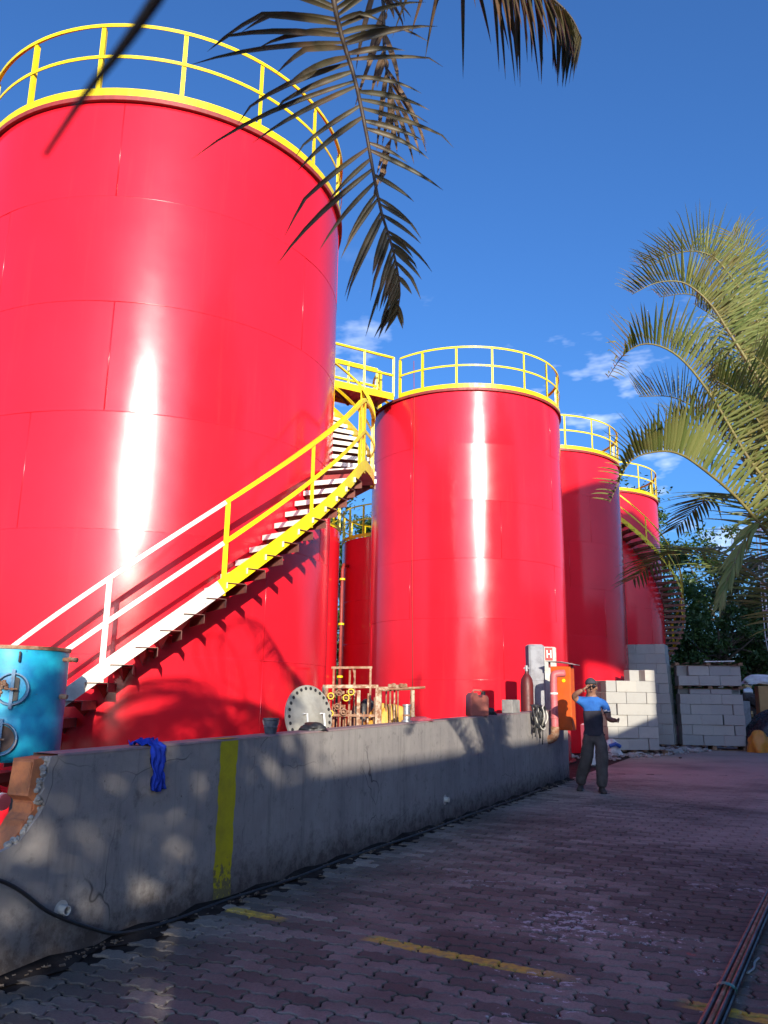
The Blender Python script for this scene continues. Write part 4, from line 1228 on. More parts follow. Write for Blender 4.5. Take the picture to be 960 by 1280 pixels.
for i in range(60):
    c = Vector((10.3 + rnd.gauss(0, .35), 28.5 + rnd.gauss(0, .5), rnd.uniform(.02, .5)))
    mb.bbox(c, (.35, .25, .2), Matrix.Rotation(rnd.uniform(-3, 3), 3, 'Z') @ Matrix.Rotation(rnd.uniform(-.6, .6), 3, 'X'), .03)
tag(mb.build('rubble_heap', pm('pink_rubble', (.36, .24, .22), (.24, .17, .17), .95)), 'heap of pinkish rubble between the tall stack and the right-hand stack', 'rubble', kind='stuff')
mb = MB(); mb.bar([(9.3, 19.6, .004), (9.55, 19.55, .008), (9.9, 19.58, .004)], .10, .006)
tag(mb.build('paper_scrap', WHITEP, loc=(9.5, 19.6, 0)), 'small white scrap lying on the ground in front of the stacks', 'scrap')

# steel rods and board at bottom right
rr_ = thing('rod_bundle', (2.1, 5.1, 0), 'bundle of long rusty steel rods tied with green tape on the paving', 'rods')
a, b = Vector((3.1, 6.75, .02)), Vector((1.42, 3.86, .02)); dd = (b - a).normalized(); nn = Vector((dd.y, -dd.x, 0))
for k, (o_, z_) in enumerate(((-.034, 0), (-.012, 0), (.012, 0), (.034, 0), (-.022, .02), (.0, .02), (.022, .02))):
    mb = MB(); mb.tube([a + nn * o_ + Vector((0, 0, z_)) + dd * jit(.25), b + nn * (o_ * 1.25) + Vector((0, 0, z_))], .011, 8); mb.build('rod', RUST if k % 2 else DARKM, rr_, smooth=True, auto=40)
c = a.lerp(b, .82)
mb = MB()
mb.lathe(c + Vector((0, 0, .01)), [(.052, -.022), (.054, 0), (.052, .022)], 20, Matrix((nn, Vector((0, 0, .62)), dd)).transposed()); mb.build('tape', GREENT, rr_)
mb = MB(); mb.box((2.32, 5.02, .012), (.09, .30, .022), rz(-26) )
tag(mb.build('board_offcut', pm('pinkish_board', (.36, .24, .21), None, .8), loc=(2.32, 5.02, 0)), 'short reddish board offcut lying beside the steel rods', 'board')
mb = MB(); mb.tube(catmull([(1.98, 4.72, .006), (2.05, 4.80, .006), (2.10, 4.90, .006), (2.16, 4.98, .006)], 8), .006, 5)
tag(mb.build('string', pm('pale_string', (.35, .42, .42), None, .8), loc=(2.05, 4.8, 0)), 'short pale string lying on the paving beside the rods', 'string')

# ------------------------------------------------------------------ palms
def frond(parent, path, leaf=0.42, n=46, start=0.12, mats=None, face=(0, -1, 0), lift=0.0, splay=1.0, fwd=0.55, droop=0.30, width=0.024, rad=0.010, sides=(1, 1), ragged=0.12, seed=0, tipleaf=0.45, name='frond', skip=0.0, fs=0.35, lens=(1, 1)):
    """one pinnate leaf: rachis plus two rows of folded, tapering, drooping leaflets"""
    rnd = random.Random(seed)
    P = catmull(path, 60)
    mb = MB(); mb.cs = True; mb.cm = 1
    mb.tube(P[::2], [rad * (1 - 0.85 * i / (len(P[::2]) - 1)) for i in range(len(P[::2]))], 6)
    mb.cm = 0
    Fv = Vector(face).normalized()
    for i in range(n):
        for si, sg in enumerate((-1, 1)):
            if rnd.random() > sides[si] or rnd.random() < skip: continue
            t = start + (1 - start) * (i + 0.5 * si + rnd.uniform(-.25, .25)) / n
            t = min(max(t, 0), .999)
            k = t * 60; i0 = min(int(k), 59); p = P[i0].lerp(P[i0 + 1], k - i0)
            T = (P[i0 + 1] - P[i0]).normalized()
            U = (Fv - T * Fv.dot(T)).normalized()
            S = T.cross(U).normalized()
            env = (0.55 + 0.45 * math.sin(min(1, t * 1.5) * PI / 2)) * (1 - (1 - tipleaf) * max(0, (t - .55) / .45))
            ln = leaf * lens[si] * env * rnd.uniform(1 - ragged * 2, 1 + ragged * .6)
            f_ = fwd + fs * t + rnd.uniform(-.08, .08)
            d = (T * f_ + S * sg * splay + U * (lift + rnd.uniform(-.1, .1))).normalized()
            nrm = (U * 1.0 - d * U.dot(d)).normalized()
            ns = 6
            w = width * rnd.uniform(.8, 1.15) * (0.6 + 0.4 * env)
            q = p.copy(); dirn = d.copy()
            base = len(mb.v)
            kink = rnd.random() < ragged; kp = rnd.randint(2, 4)
            dr = droop * rnd.uniform(.6, 1.4)
            for s_ in range(ns + 1):
                u = s_ / ns
                ww = w * (0.45 + 0.55 * math.sin(min(1, u * 3) * PI / 2)) * (1 - u ** 2.2) + .0006
                side = dirn.cross(nrm).normalized()
                mb.v.append(tuple(q - side * ww * .5 + nrm * ww * .16)); mb.v.append(tuple(q - nrm * ww * .12)); mb.v.append(tuple(q + side * ww * .5 + nrm * ww * .16))
                q = q + dirn * (ln / ns)
                g_ = dr * (u + .25) * .55
                if kink and s_ == kp: g_ += .9
                dirn = (dirn + Vector((0, 0, -1)) * g_ * .6).normalized()
                nrm = (nrm - dirn * nrm.dot(dirn)).normalized()
            for s_ in range(ns):
                a = base + s_ * 3
                mb.face((a, a + 1, a + 4, a + 3)); mb.face((a + 1, a + 2, a + 5, a + 4))
    return mb.build(name, mats or [PALM, RACH], parent)

def palm_trunk(parent, a, b, r0, r1, mat=BARK):
    mb = MB(); mb.cs = True
    a, b = Vector(a), Vector(b)
    pts, rs = [], []
    n = 30
    for i in range(n + 1):
        u = i / n
        pts.append(a.lerp(b, u) + Vector((0.05 * math.sin(u * 3), .04 * math.sin(u * 2.2), 0)))
        rs.append((r0 + (r1 - r0) * u) * (1.06 if i % 2 else .97))
    mb.tube(pts, rs, 14)
    return mb.build('trunk', mat, parent)

# palm beside the photographer: crown above and behind, fronds hanging into the top of the view
pal = thing('palm_tree', (0.1, -1.85, 0), 'palm whose dark drooping fronds hang into the top of the view', 'palm tree')
CR = Vector((0.22, -1.6, 4.2))
palm_trunk(pal, (0.1, -1.85, -.05), CR, .16, .10)
SHADED = [PALM_D, RACH_D]; DEAD = [PALM_B, RACH_D]
frond(pal, [CR, (-.42, -.5, 4.62), (-.28, .7, 4.45), (-.20, 1.45, 3.85), (-0.171, 1.75, 3.36), (-0.155, 1.794, 3.25), (-0.134, 1.838, 3.177), (-0.096, 1.881, 3.073), (-0.061, 1.925, 2.927), (-0.025, 1.969, 2.75), (0.014, 2.013, 2.64), (0.036, 2.056, 2.544), (0.029, 2.1, 2.482)], .48, 64, .12, SHADED, (.1, -1, .35), .05, .80, -1.75, .42, .0175, .0115, seed=3, tipleaf=.16, ragged=.26, skip=.05, sides=(.78, 1), fs=3.3, lens=(.62, 1.0))
frond(pal, [CR, (-.3, -.4, 4.7), (-.12, .9, 4.7), (-.07, 1.7, 4.1), (-0.047, 1.95, 3.555), (-0.024, 1.97, 3.433), (-0.016, 1.99, 3.241), (0.011, 2.01, 3.125), (0.006, 2.03, 3.019), (-0.011, 2.05, 2.905)], .26, 46, .2, DEAD, (.1, -1, .2), .1, .4, .9, .7, .017, .010, sides=(.5, .7), seed=5, ragged=.5, skip=.25)
frond(pal, [CR, (-.15, -.3, 4.75), (.0, .9, 4.7), (.06, 1.9, 4.25), (0.19, 2.2, 3.966), (0.327, 2.22, 3.891), (0.437, 2.24, 3.815), (0.548, 2.26, 3.745), (0.616, 2.28, 3.688), (0.653, 2.3, 3.623)], .40, 66, .12, SHADED, (.0, -.4, 1), -.55, .55, .35, .6, .025, .013, seed=8, tipleaf=.35)
# a trailing frond tip that dangles close to the lens
frond(pal, [CR, (.25, -.9, 3.6), (.14, -.2, 2.3), (.05, .05, 1.80), (-.015, .135, 1.665), (-0.0438, 0.168, 1.621), (-0.0568, 0.176, 1.6125), (-0.0644, 0.182, 1.605), (-0.0752, 0.188, 1.594), (-0.0864, 0.194, 1.584), (-0.0984, 0.2, 1.569)], .22, 14, .04, SHADED, (0, -1, 0), 0, .3, 1, .3, .016, .0048, sides=(.0, .0), seed=9)
for k, (az, el, ln_) in enumerate(((200, 20, 2.3), (160, 35, 2.2), (120, 28, 2.0), (235, 40, 2.2), (275, 30, 2.0), (75, 36, 1.4), (180, 38, 2.0), (215, 34, 1.7))):
    d = Vector((math.cos(R(az)), math.sin(R(az)), 0))
    path = [CR + d * ln_ * u + Vector((0, 0, math.tan(R(el)) * ln_ * u * .8 - 1.15 * ln_ * u * u * (.75 + .25 * u))) for u in (0, .2, .4, .6, .8, 1.0)]
    frond(pal, path, .50, 44, .14, SHADED, (0, 0, 1), -.05, 1, .5, .35, .030, .016, seed=20 + k)

for k in (1, 2, 3):                     # more of the crown, overhead and behind
    az = 60 * k + 15; el = 24 + 7 * (k % 3); ln_ = 1.5 + .25 * (k % 4)
    d = Vector((math.cos(R(az)), math.sin(R(az)), 0))
    path = [CR + d * ln_ * u + Vector((0, 0, math.tan(R(el)) * ln_ * u * .7 - .75 * ln_ * u * u)) for u in (0, .2, .4, .6, .8, 1.0)]
    frond(pal, path, .50, 40, .14, SHADED, (0, 0, 1), -.05, 1, .5, .35, .032, .016, seed=120 + k)
# areca palm at the right of the yard
ap = thing('palm_tree', (3.0, 5.15, 0), 'sunlit yellow-green palm arching in from the right edge', 'palm tree')
AC = Vector((2.92, 5.1, 1.75))
for dx, dy in ((0, 0), (.16, .12), (-.08, .2), (.2, -.1)):
    palm_trunk(ap, (3.05 + dx * 1.6, 5.2 + dy * 1.6, -.05), AC + Vector((dx * .6, dy * .6, -.1)), .05, .04, RACH)
LF = dict(width=.018, ragged=.16)
def apf(path, seed, leaf=.38, n=62, face=(.3, -.25, 1), **kw):
    a = dict(LF); a.update(kw)
    return frond(ap, [AC] + path, leaf, n, kw.get('start', .16), None, face, kw.get('lift', 1.5), kw.get('splay', .55), kw.get('fwd', .10) - .55, kw.get('droop', .17), a['width'], .014, seed=seed, ragged=a['ragged'], tipleaf=.45, fs=kw.get('fs', .0) or (1.5 * 1.0))
apf([(2.767, 5.2, 3.337), (2.713, 5.243, 3.823), (2.624, 5.286, 4.195), (2.515, 5.329, 4.472), (2.423, 5.371, 4.646), (2.295, 5.414, 4.716), (2.159, 5.457, 4.706), (1.993, 5.5, 4.628)], 41, .46, face=(.75, -.2, .6))
apf([(2.596, 4.9, 3.118), (2.415, 4.914, 3.546), (2.277, 4.929, 3.842), (2.2, 4.943, 4.011), (2.096, 4.957, 4.148), (1.992, 4.971, 4.214), (1.837, 4.986, 4.207), (1.678, 5.0, 4.129)], 42, .44, face=(.7, -.2, .65))
apf([(2.492, 4.8, 2.564), (2.279, 4.762, 2.858), (2.131, 4.725, 3.114), (2.02, 4.688, 3.289), (1.878, 4.65, 3.463), (1.741, 4.612, 3.551), (1.591, 4.575, 3.564), (1.452, 4.538, 3.476), (1.335, 4.5, 3.307)], 43, .42, face=(.55, -.2, .8))
apf([(2.472, 4.7, 2.151), (2.264, 4.614, 2.382), (2.055, 4.529, 2.586), (1.832, 4.443, 2.733), (1.671, 4.357, 2.791), (1.509, 4.271, 2.772), (1.335, 4.186, 2.683), (1.19, 4.1, 2.436)], 44, .40, face=(.15, -.2, 1), width=.025, ragged=.14)
apf([(2.80, 5.25, 2.6), (2.876, 5.56, 3.223), (2.886, 5.72, 3.785), (2.922, 5.88, 4.396), (2.98, 6.04, 4.985), (2.982, 6.2, 5.385)], 45, .50, face=(-.5, -.6, .3), lift=.5, splay=1.0, fwd=.5)
apf([(2.70, 5.0, 2.6), (2.60, 5.05, 3.2), (2.50, 5.15, 3.75), (2.40, 5.3, 4.15), (2.25, 5.4, 4.35), (2.05, 5.5, 4.38)], 46, .44, face=(.7, -.3, .6))
apf([(2.72, 4.8, 2.4), (2.55, 4.6, 2.9), (2.35, 4.45, 3.25), (2.15, 4.35, 3.4)], 47, .42, face=(.5, -.5, .7))
apf([(2.75, 5.3, 1.95), (2.62, 5.6, 2.3), (2.5, 6.0, 2.55), (2.35, 6.5, 2.6), (2.2, 7.0, 2.45)], 48, .62, 46, face=(0, -.3, 1), lift=.0, splay=1, fwd=.4, droop=.25, width=.030)
apf([(2.8, 5.2, 2.2), (2.75, 5.5, 2.65), (2.7, 5.9, 2.95), (2.6, 6.3, 3.0), (2.5, 6.7, 2.85)], 49, .56, 46, face=(0, -.3, 1), lift=.0, splay=1, fwd=.4, droop=.22, width=.030)
apf([(2.482, 4.7, 2.247), (2.277, 4.625, 2.472), (2.116, 4.55, 2.367), (1.973, 4.475, 2.156), (1.843, 4.4, 1.929)], 50, .30, 18, face=(0, -1, .5), lift=0, splay=.35, fwd=1.0, droop=.35, width=.026)
apf([(2.75, 5.4, 2.4), (2.62, 5.5, 3.0), (2.45, 5.6, 3.4), (2.2, 5.7, 3.65), (1.95, 5.8, 3.7)], 51, .48, face=(.6, -.3, .7))
apf([(2.7, 5.0, 2.2), (2.5, 4.9, 2.6), (2.25, 4.85, 2.95), (2.0, 4.8, 3.1), (1.8, 4.75, 3.1)], 52, .46, face=(.4, -.3, .8))
apf([(2.85, 5.5, 2.5), (2.8, 5.8, 3.2), (2.7, 6.0, 3.8), (2.6, 6.2, 4.2), (2.45, 6.4, 4.4)], 53, .52, face=(.3, -.6, .6))
apf([(2.78, 5.3, 2.8), (2.72, 5.5, 3.6), (2.66, 5.6, 4.2), (2.58, 5.7, 4.7), (2.45, 5.8, 5.0)], 55, .56, face=(.7, -.4, .5))
apf([(2.72, 5.1, 2.5), (2.62, 5.1, 3.1), (2.52, 5.15, 3.6), (2.38, 5.2, 4.0), (2.2, 5.25, 4.2)], 56, .54, face=(.6, -.5, .5), width=.022)
apf([(2.66, 4.9, 2.2), (2.52, 4.8, 2.6), (2.36, 4.7, 3.0), (2.2, 4.65, 3.25), (2.02, 4.6, 3.35)], 57, .50, face=(.5, -.4, .7), width=.022)
apf([(2.9, 5.6, 2.6), (2.95, 5.9, 3.4), (2.95, 6.1, 4.1), (2.9, 6.3, 4.7)], 58, .60, face=(-.3, -.7, .4), lift=.6, splay=1)
for k, (az, el, ln_) in enumerate(((10, 50, 1.9), (-40, 55, 1.9), (-80, 60, 1.6), (50, 45, 1.9), (80, 50, 1.7))):
    d = Vector((math.cos(R(az)), math.sin(R(az)), 0))
    path = [AC + d * ln_ * u + Vector((0, 0, math.tan(R(el)) * ln_ * u - 1.0 * ln_ * u * u)) for u in (.2, .4, .6, .8, 1.0)]
    apf(path, 60 + k, .45, 44, face=(0, 0, 1), lift=.6, splay=1, fwd=.4)

# ------------------------------------------------------------------ the man
MP = Vector((3.42, 13.25, 0))
man = None
def skin_mesh(name, verts, edges, radii, root=0, sub=2):
    me = bpy.data.meshes.new(name + '_skel'); me.from_pydata(verts, edges, [])
    o = bpy.data.objects.new(name + '_skel', me); COL.objects.link(o)
    md = o.modifiers.new('skin', 'SKIN'); md.use_smooth_shade = True; md.branch_smoothing = 0.3
    for i, r_ in enumerate(radii):
        sv = me.skin_vertices[0].data[i]
        sv.radius = r_ if isinstance(r_, tuple) else (r_, r_)
        sv.use_root = (i == root)
    ms = o.modifiers.new('sub', 'SUBSURF'); ms.levels = sub; ms.render_levels = sub
    dg = bpy.context.evaluated_depsgraph_get(); dg.update()
    m2 = bpy.data.meshes.new_from_object(o.evaluated_get(dg))
    bpy.data.objects.remove(o)
    return m2
J = [(-.01, .02, .86), (-.01, .02, .98), (-.015, .01, 1.12), (-.02, 0, 1.26), (-.025, 0, 1.375), (-.035, -.005, 1.46), (-.035, -.015, 1.52), (-.03, -.035, 1.60), (-.03, -.03, 1.685),   # 0-8 pelvis..head
     (-.155, .0, 1.395), (-.225, -.02, 1.405), (-.318, -.08, 1.455), (-.255, -.16, 1.52), (-.165, -.195, 1.572),      # 9-13 raised arm (his right)
     (.115, 0, 1.385), (.175, .0, 1.345), (.21, .01, 1.235), (.222, -.02, 1.125), (.275, -.12, 1.105), (.325, -.20, 1.108),  # 14-19 other arm
     (-.095, .03, .80), (-.125, .05, .65), (-.135, .08, .50), (-.195, .17, .32), (-.245, .23, .155), (-.25, .235, .075),           # 20-25 trailing leg
     (.085, .01, .80), (.095, -.03, .65), (.09, -.05, .49), (.082, -.04, .30), (.075, -.03, .13), (.075, -.03, .07)]                # 26-31 front leg
ED = [(0, 1), (1, 2), (2, 3), (3, 4), (4, 5), (5, 6), (6, 7), (7, 8), (4, 9), (9, 10), (10, 11), (11, 12), (12, 13), (4, 14), (14, 15), (15, 16), (16, 17), (17, 18), (18, 19),
      (0, 20), (20, 21), (21, 22), (22, 23), (23, 24), (24, 25), (0, 26), (26, 27), (27, 28), (28, 29), (29, 30), (30, 31)]
RD = [(.165, .115), (.172, .12), (.175, .12), (.18, .115), (.15, .10), (.062, .062), (.062, .064), (.082, .104), (.078, .092),
      (.088, .085), (.074, .072), (.050, .050), (.044, .044), (.030, .034), (.088, .085), (.078, .076), (.064, .062), (.047, .047), (.042, .042), (.030, .033),
      (.112, .118), (.112, .112), (.102, .104), (.096, .10), (.095, .098), (.06, .06), (.112, .118), (.112, .112), (.102, .104), (.094, .098), (.095, .10), (.06, .06)]
mme = skin_mesh('person', J, ED, RD)
SKINM = pm('skin', (.26, .13, .085), (.20, .095, .06), .55, scale=20, bump=.05)
SHIRT = pm('charcoal_shirt', (.045, .042, .055), (.03, .03, .04), .9, scale=8, bump=.3, bscale=40, spec=.2)
SHIRTB = pm('blue_shirt_yoke', (.03, .13, .42), (.02, .09, .32), .9, scale=8, spec=.2)
STRIPEW = pm('shirt_white_stripe', (.62, .62, .66), None, .9)
STRIPER = pm('shirt_red_stripe', (.38, .04, .08), None, .9)
PANTS = pm('grey_work_trousers', (.115, .10, .092), (.075, .066, .062), .95, scale=7, bump=.6, bscale=22, bdist=.02, spec=.15)
HAIRM = pm('dark_cap', (.035, .035, .045), (.05, .05, .06), .9)
SHOE = pm('dark_boot', (.05, .036, .03), (.08, .06, .05), .8)
for q in (SKINM, PANTS, SHIRT, SHIRTB, STRIPEW, STRIPER): mme.materials.append(q)
def seg_t(p, a, b):
    a, b = Vector(a), Vector(b); d = b - a
    t = max(0, min(1, (p - a).dot(d) / d.dot(d))); return t, (p - (a + d * t)).length
for f in mme.polygons:
    f.use_smooth = True
    c = f.center
    ta, da = seg_t(c, J[9], J[11]); tb, db = seg_t(c, J[11], J[13]); tc, dc = seg_t(c, J[15], J[17]); td, dd_ = seg_t(c, J[17], J[19])
    mi = 2
    if c.z > 1.262 : mi = 3
    if 1.238 < c.z <= 1.262: mi = 4 if c.x > -.03 else 5
    if min(da, db) < .085 and c.x < -.17:
        mi = 0 if (db < da or ta > .62) else 3
    elif min(dc, dd_) < .09 and c.x > .15 and c.z < 1.36:
        if dd_ < dc or tc > .62: mi = 0
        elif c.z > 1.262: mi = 3
    if c.z > 1.465 and c.x > -.17: mi = 0
    if c.z < .875 and abs(c.x) < .4 and not (c.x > .17 and c.z > 1): mi = 1
    f.material_index = mi
from mathutils import noise as mnoise
for v_ in mme.vertices:
    c = v_.co
    if c.z < .88: d_ = mnoise.noise(Vector((c.x * 9, c.y * 9, c.z * 16))) * .014 + mnoise.noise(c * 34) * .004
    elif c.z < 1.40 and abs(c.x) < .2: d_ = mnoise.noise(Vector((c.x * 12 + 4, c.y * 12, c.z * 13))) * .010
    else: d_ = 0
    v_.co = c + v_.normal * d_
man = bpy.data.objects.new('person', mme); COL.objects.link(man)
man.location = MP; man.rotation_euler = (0, 0, R(-12))
tag(man, 'man in charcoal and blue shirt and grey trousers, raising a hand to his brow', 'person')
def mpart(mb, name, mats, **kw):
    o = mb.build(name, mats, **kw); o.parent = man; return o
# fingers: separate skinned chains rooted in the palms
def hand(wr, palm_end, spread, curl, thumb, nm):
    wr, pe = Vector(wr), Vector(palm_end)
    sp = Vector(spread).normalized(); cu = Vector(curl).normalized(); ax = (pe - wr).normalized()
    V, E_, Rr_ = [tuple(wr), tuple(wr.lerp(pe, .5)), tuple(pe)], [(0, 1), (1, 2)], [(.028, .020), (.038, .018), (.036, .016)]
    for k, (off, ln_) in enumerate(((-.030, .070), (-.010, .082), (.010, .076), (.028, .060))):
        b = pe + sp * off; base = len(V)
        V += [tuple(b), tuple(b + ax * ln_ * .45 + cu * .006), tuple(b + ax * ln_ * .78 + cu * .022), tuple(b + ax * ln_ * .92 + cu * .042)]
        E_ += [(2, base), (base, base + 1), (base + 1, base + 2), (base + 2, base + 3)]; Rr_ += [.0095, .009, .0085, .007]
    b = wr.lerp(pe, .35) - sp * .03; base = len(V); th = Vector(thumb).normalized()
    V += [tuple(b), tuple(b + th * .035), tuple(b + th * .062 + ax * .012)]
    E_ += [(1, base), (base, base + 1), (base + 1, base + 2)]; Rr_ += [.012, .011, .009]
    m2 = skin_mesh(nm, V, E_, Rr_, 0, 1)
    m2.materials.append(SKINM)
    for f in m2.polygons: f.use_smooth = True
    o = bpy.data.objects.new('hand', m2); COL.objects.link(o); o.parent = man
hand((-.172, -.193, 1.568), (-.105, -.165, 1.617), (0, -.75, .6), (.2, .25, -.5), (.2, -.6, -.5), 'hand')
hand((.318, -.19, 1.107), (.352, -.255, 1.115), (.3, .2, .95), (-.5, .1, -.3), (-.2, -.3, .8), 'hand')
# cap, ears, nose, beard shadow, sunglasses
mb = MB(); mb.cs = True
hc_ = Vector((-.03, -.022, 1.668))
for i in range(9):
    v = i / 8 * PI * .52
    for j in range(24):
        u = 2 * PI * j / 24
        mb.v.append(tuple(hc_ + Vector((.090 * math.sin(v) * math.cos(u), .106 * math.sin(v) * math.sin(u), .100 * math.cos(v) + (-.012 * math.sin(u) if i == 8 else 0)))))
for i in range(8):
    for j in range(24): mb.face((i * 24 + j, i * 24 + (j + 1) % 24, (i + 1) * 24 + (j + 1) % 24, (i + 1) * 24 + j))
mpart(mb, 'cap', HAIRM)
mb = MB(); mb.cs = True
for x in (-.035, .035):
    c = Vector((-.025 + x, -.136, 1.628)); mb.lathe(c, [(.001, .012), (.02, .011), (.030, 0.004), (.028, -.012)], 16, Matrix.Rotation(R(90), 3, 'X') )
mb.tube([(-.045, -.142, 1.633), (-.005, -.142, 1.633)], .005, 6); mb.tube([(.035, -.135, 1.633), (.057, -.05, 1.633)], .005, 6); mb.tube([(-.085, -.135, 1.633), (-.112, -.05, 1.633)], .005, 6)
mpart(mb, 'sunglasses', pm('dark_lens', (.01, .01, .012), None, .12))
mb = MB(); mb.cs = True
mb.tube([(-.025, -.125, 1.622), (-.025, -.146, 1.592), (-.025, -.134, 1.580)], [.007, .013, .010], 8); mpart(mb, 'nose', SKINM)
mb = MB(); mb.cs = True
mb.tube([(-.048, -.118, 1.548), (-.025, -.124, 1.551), (-.002, -.118, 1.548)], [.004, .007, .004], 6); mpart(mb, 'mouth', pm('lips', (.20, .075, .06), None, .6))
for x in (-.115, .058):
    mb = MB(); mb.cs = True; mb.tube([(x, -.03, 1.625), (x * 1.03, -.024, 1.605), (x, -.03, 1.578)], [.010, .016, .008], 8); mpart(mb, 'ear', SKINM)
# boots
for (x, y, yaw, tilt) in ((-.25, .235, -8, 0), (.075, -.03, 6, 0)):
    mb = MB(); mb.cs = True
    prof = [(.10, .042, .10), (.06, .046, .105), (.0, .046, .10), (-.06, .046, .078), (-.12, .048, .062), (-.165, .042, .05), (-.185, .02, .03)]
    M_ = rz(yaw)
    for (yy, hw, hh) in prof:
        for (a, b) in ((-1, 0), (-1.05, .35), (-.75, .8), (0, 1), (.75, .8), (1.05, .35), (1, 0)):
            mb.v.append(tuple(Vector((x, y, 0.003)) + M_ @ Vector((a * hw, yy, b * hh))))
    for i in range(len(prof) - 1):
        for j in range(6): mb.face((i * 7 + j, i * 7 + j + 1, i * 7 + 8 + j, i * 7 + 7 + j))
        mb.face((i * 7 + 6, i * 7, i * 7 + 7, i * 7 + 13))
    mb.face(tuple(range(6, -1, -1))); mb.face(tuple(range(42, 49)))
    mpart(mb, 'boot', SHOE)
    mb = MB(); mb.bbox(Vector((x, y - .035, .010)) , (.10, .28, .022), M_, .008); mpart(mb, 'sole', BLACK)
# belt line
mb = MB(); mb.cs = True
mb.lathe((-.01, .02, .868), [(.158, -.012), (.166, 0), (.162, .02)], 28, Matrix.Diagonal((1.03, .76, 1)))
mpart(mb, 'shirt_hem', SHIRT)

# ------------------------------------------------------------------ trees, caged ladder and backdrop
def tree(name, base, hgt, crown_c, crown_r, label, n=7000, leaf=.16, mats=None, seed=0, trunk=.22, clumps=60, group=None, lean=0, hang=0):
    rnd = random.Random(seed)
    t = thing(name, base, label, 'tree', group)
    B = Vector(base); C_ = Vector(crown_c); RR = Vector(crown_r)
    mb = MB(); mb.cs = True
    top = C_ + Vector((0, 0, RR.z * .4))
    mb.tube(catmull([B, B.lerp(C_, .4) + Vector((rnd.uniform(-.3, .3), rnd.uniform(-.3, .3), 0)), C_, top], 14), [trunk * (1 - .8 * i / 14) for i in range(15)], 9)
    cl = []
    for k in range(clumps):
        while True:
            d = Vector((rnd.uniform(-1, 1), rnd.uniform(-1, 1), rnd.uniform(-1, 1)))
            if .35 < d.length < 1: break
        c = C_ + Vector((d.x * RR.x, d.y * RR.y, d.z * RR.z))
        cl.append((c, rnd.uniform(.14, .30) * min(RR)))
    for c, r_ in cl[:26]:
        a = B.lerp(C_, rnd.uniform(.55, 1.0)); mid = a.lerp(c, .5) + Vector((rnd.uniform(-.3, .3), rnd.uniform(-.3, .3), rnd.uniform(0, .4)))
        mb.tube(catmull([a, mid, c], 6), [trunk * .35 * (1 - .85 * i / 6) for i in range(7)], 5)
    mb.build('trunk', BARK, t)
    mb = MB()
    for i in range(n):
        c, r_ = cl[rnd.randrange(len(cl))]
        g_ = Vector((rnd.gauss(0, 1), rnd.gauss(0, 1), rnd.gauss(0, .7)))
        p = c + g_ * r_ * .62
        a = Vector((rnd.gauss(0, 1), rnd.gauss(0, 1), rnd.gauss(-.3 - hang, .7))).normalized(); b = a.orthogonal().normalized()
        b = Matrix.Rotation(rnd.uniform(0, 6.28), 3, a) @ b
        l_ = leaf * rnd.uniform(.6, 1.4); w_ = l_ * .42
        mb.add([p, p + a * l_ * .5 + b * w_ * .5, p + a * l_, p + a * l_ * .5 - b * w_ * .5], [(0, 1, 2, 3)])
    mb.build('crown', mats or [LEAF], t)
    return t
G_ = 'trees behind the yard'
tree('tree', (12.2, 37, 0), 9, (12.2, 37, 5.2), (3.3, 2.4, 3.9), 'dark leafy tree right of the rightmost tank, behind the block stacks', 13000, .22, seed=1, group=G_)
tree('tree', (17.5, 39, 0), 9, (17.5, 38, 4.4), (3.6, 2.4, 3.8), 'dark tree with dry hanging branches at the right edge behind the caged ladder', 13000, .22, [LEAF2], seed=2, group=G_)
tree('tree', (14.6, 36, 0), 7, (14.8, 35.5, 3.6), (2.6, 1.6, 2.7), 'bushy dark green tree directly above the right-hand block stack', 9000, .20, seed=3, group=G_)
tree('tree', (22.5, 41, 0), 9, (22.5, 41, 4.5), (4, 3, 4.2), 'dark tree just beyond the right edge of the view', 6000, .26, seed=4, group=G_)
tree('tree', (13.5, 50, 0), 15, (13.5, 50, 11.2), (4.5, 3, 5.2), 'tall dark tree showing through the railing of the rightmost tank', 10000, .28, seed=5, group=G_)
tree('tree', (-2.4, 50, 0), 14, (-2.4, 50, 7.8), (4.4, 3, 7.4), 'sunlit green tree in the gap between the largest and middle tanks', 20000, .30, seed=6, group=G_)
tree('tree', (19.5, 46, 0), 10, (19.5, 46, 6.5), (4.5, 3, 4.8), 'loose tall tree behind the dry branched tree at right', 8000, .28, [LEAF], seed=7, group=G_)
# dense low shrubs that close the back of the yard
mb = MB(); rnd = random.Random(77)
for i in range(15000):
    x = rnd.uniform(9.5, 30); y = 39.5 + rnd.gauss(0, .9); z = rnd.random() ** .8 * (2.9 + .7 * math.sin(x * 1.3) + .5 * math.sin(x * 3.1))
    a = Vector((rnd.gauss(0, 1), rnd.gauss(0, 1), rnd.gauss(-.2, .7))).normalized(); b = a.orthogonal().normalized()
    l_ = .24 * rnd.uniform(.6, 1.4); p = Vector((x, y, z))
    mb.add([p, p + a * l_ * .5 + b * l_ * .22, p + a * l_, p + a * l_ * .5 - b * l_ * .22], [(0, 1, 2, 3)])
tag(mb.build('shrubbery', LEAF), 'dense dark shrubbery closing the back of the yard', 'shrubs', kind='stuff')
bw = thing('back_wall', (13, 55, 0), 'dark boundary wall behind the shrubs at the back of the yard', 'wall')
mb = MB(); mb.bbox((13, 55, 1.7), (70, .3, 3.4), None, .02); mb.build('panel', pm('dark_wall', (.10, .085, .075), None, .95), bw)
mb = MB(); mb.bbox((13, 55, 3.43), (70.2, .4, .08), None, .01); mb.build('coping', CONC, bw)
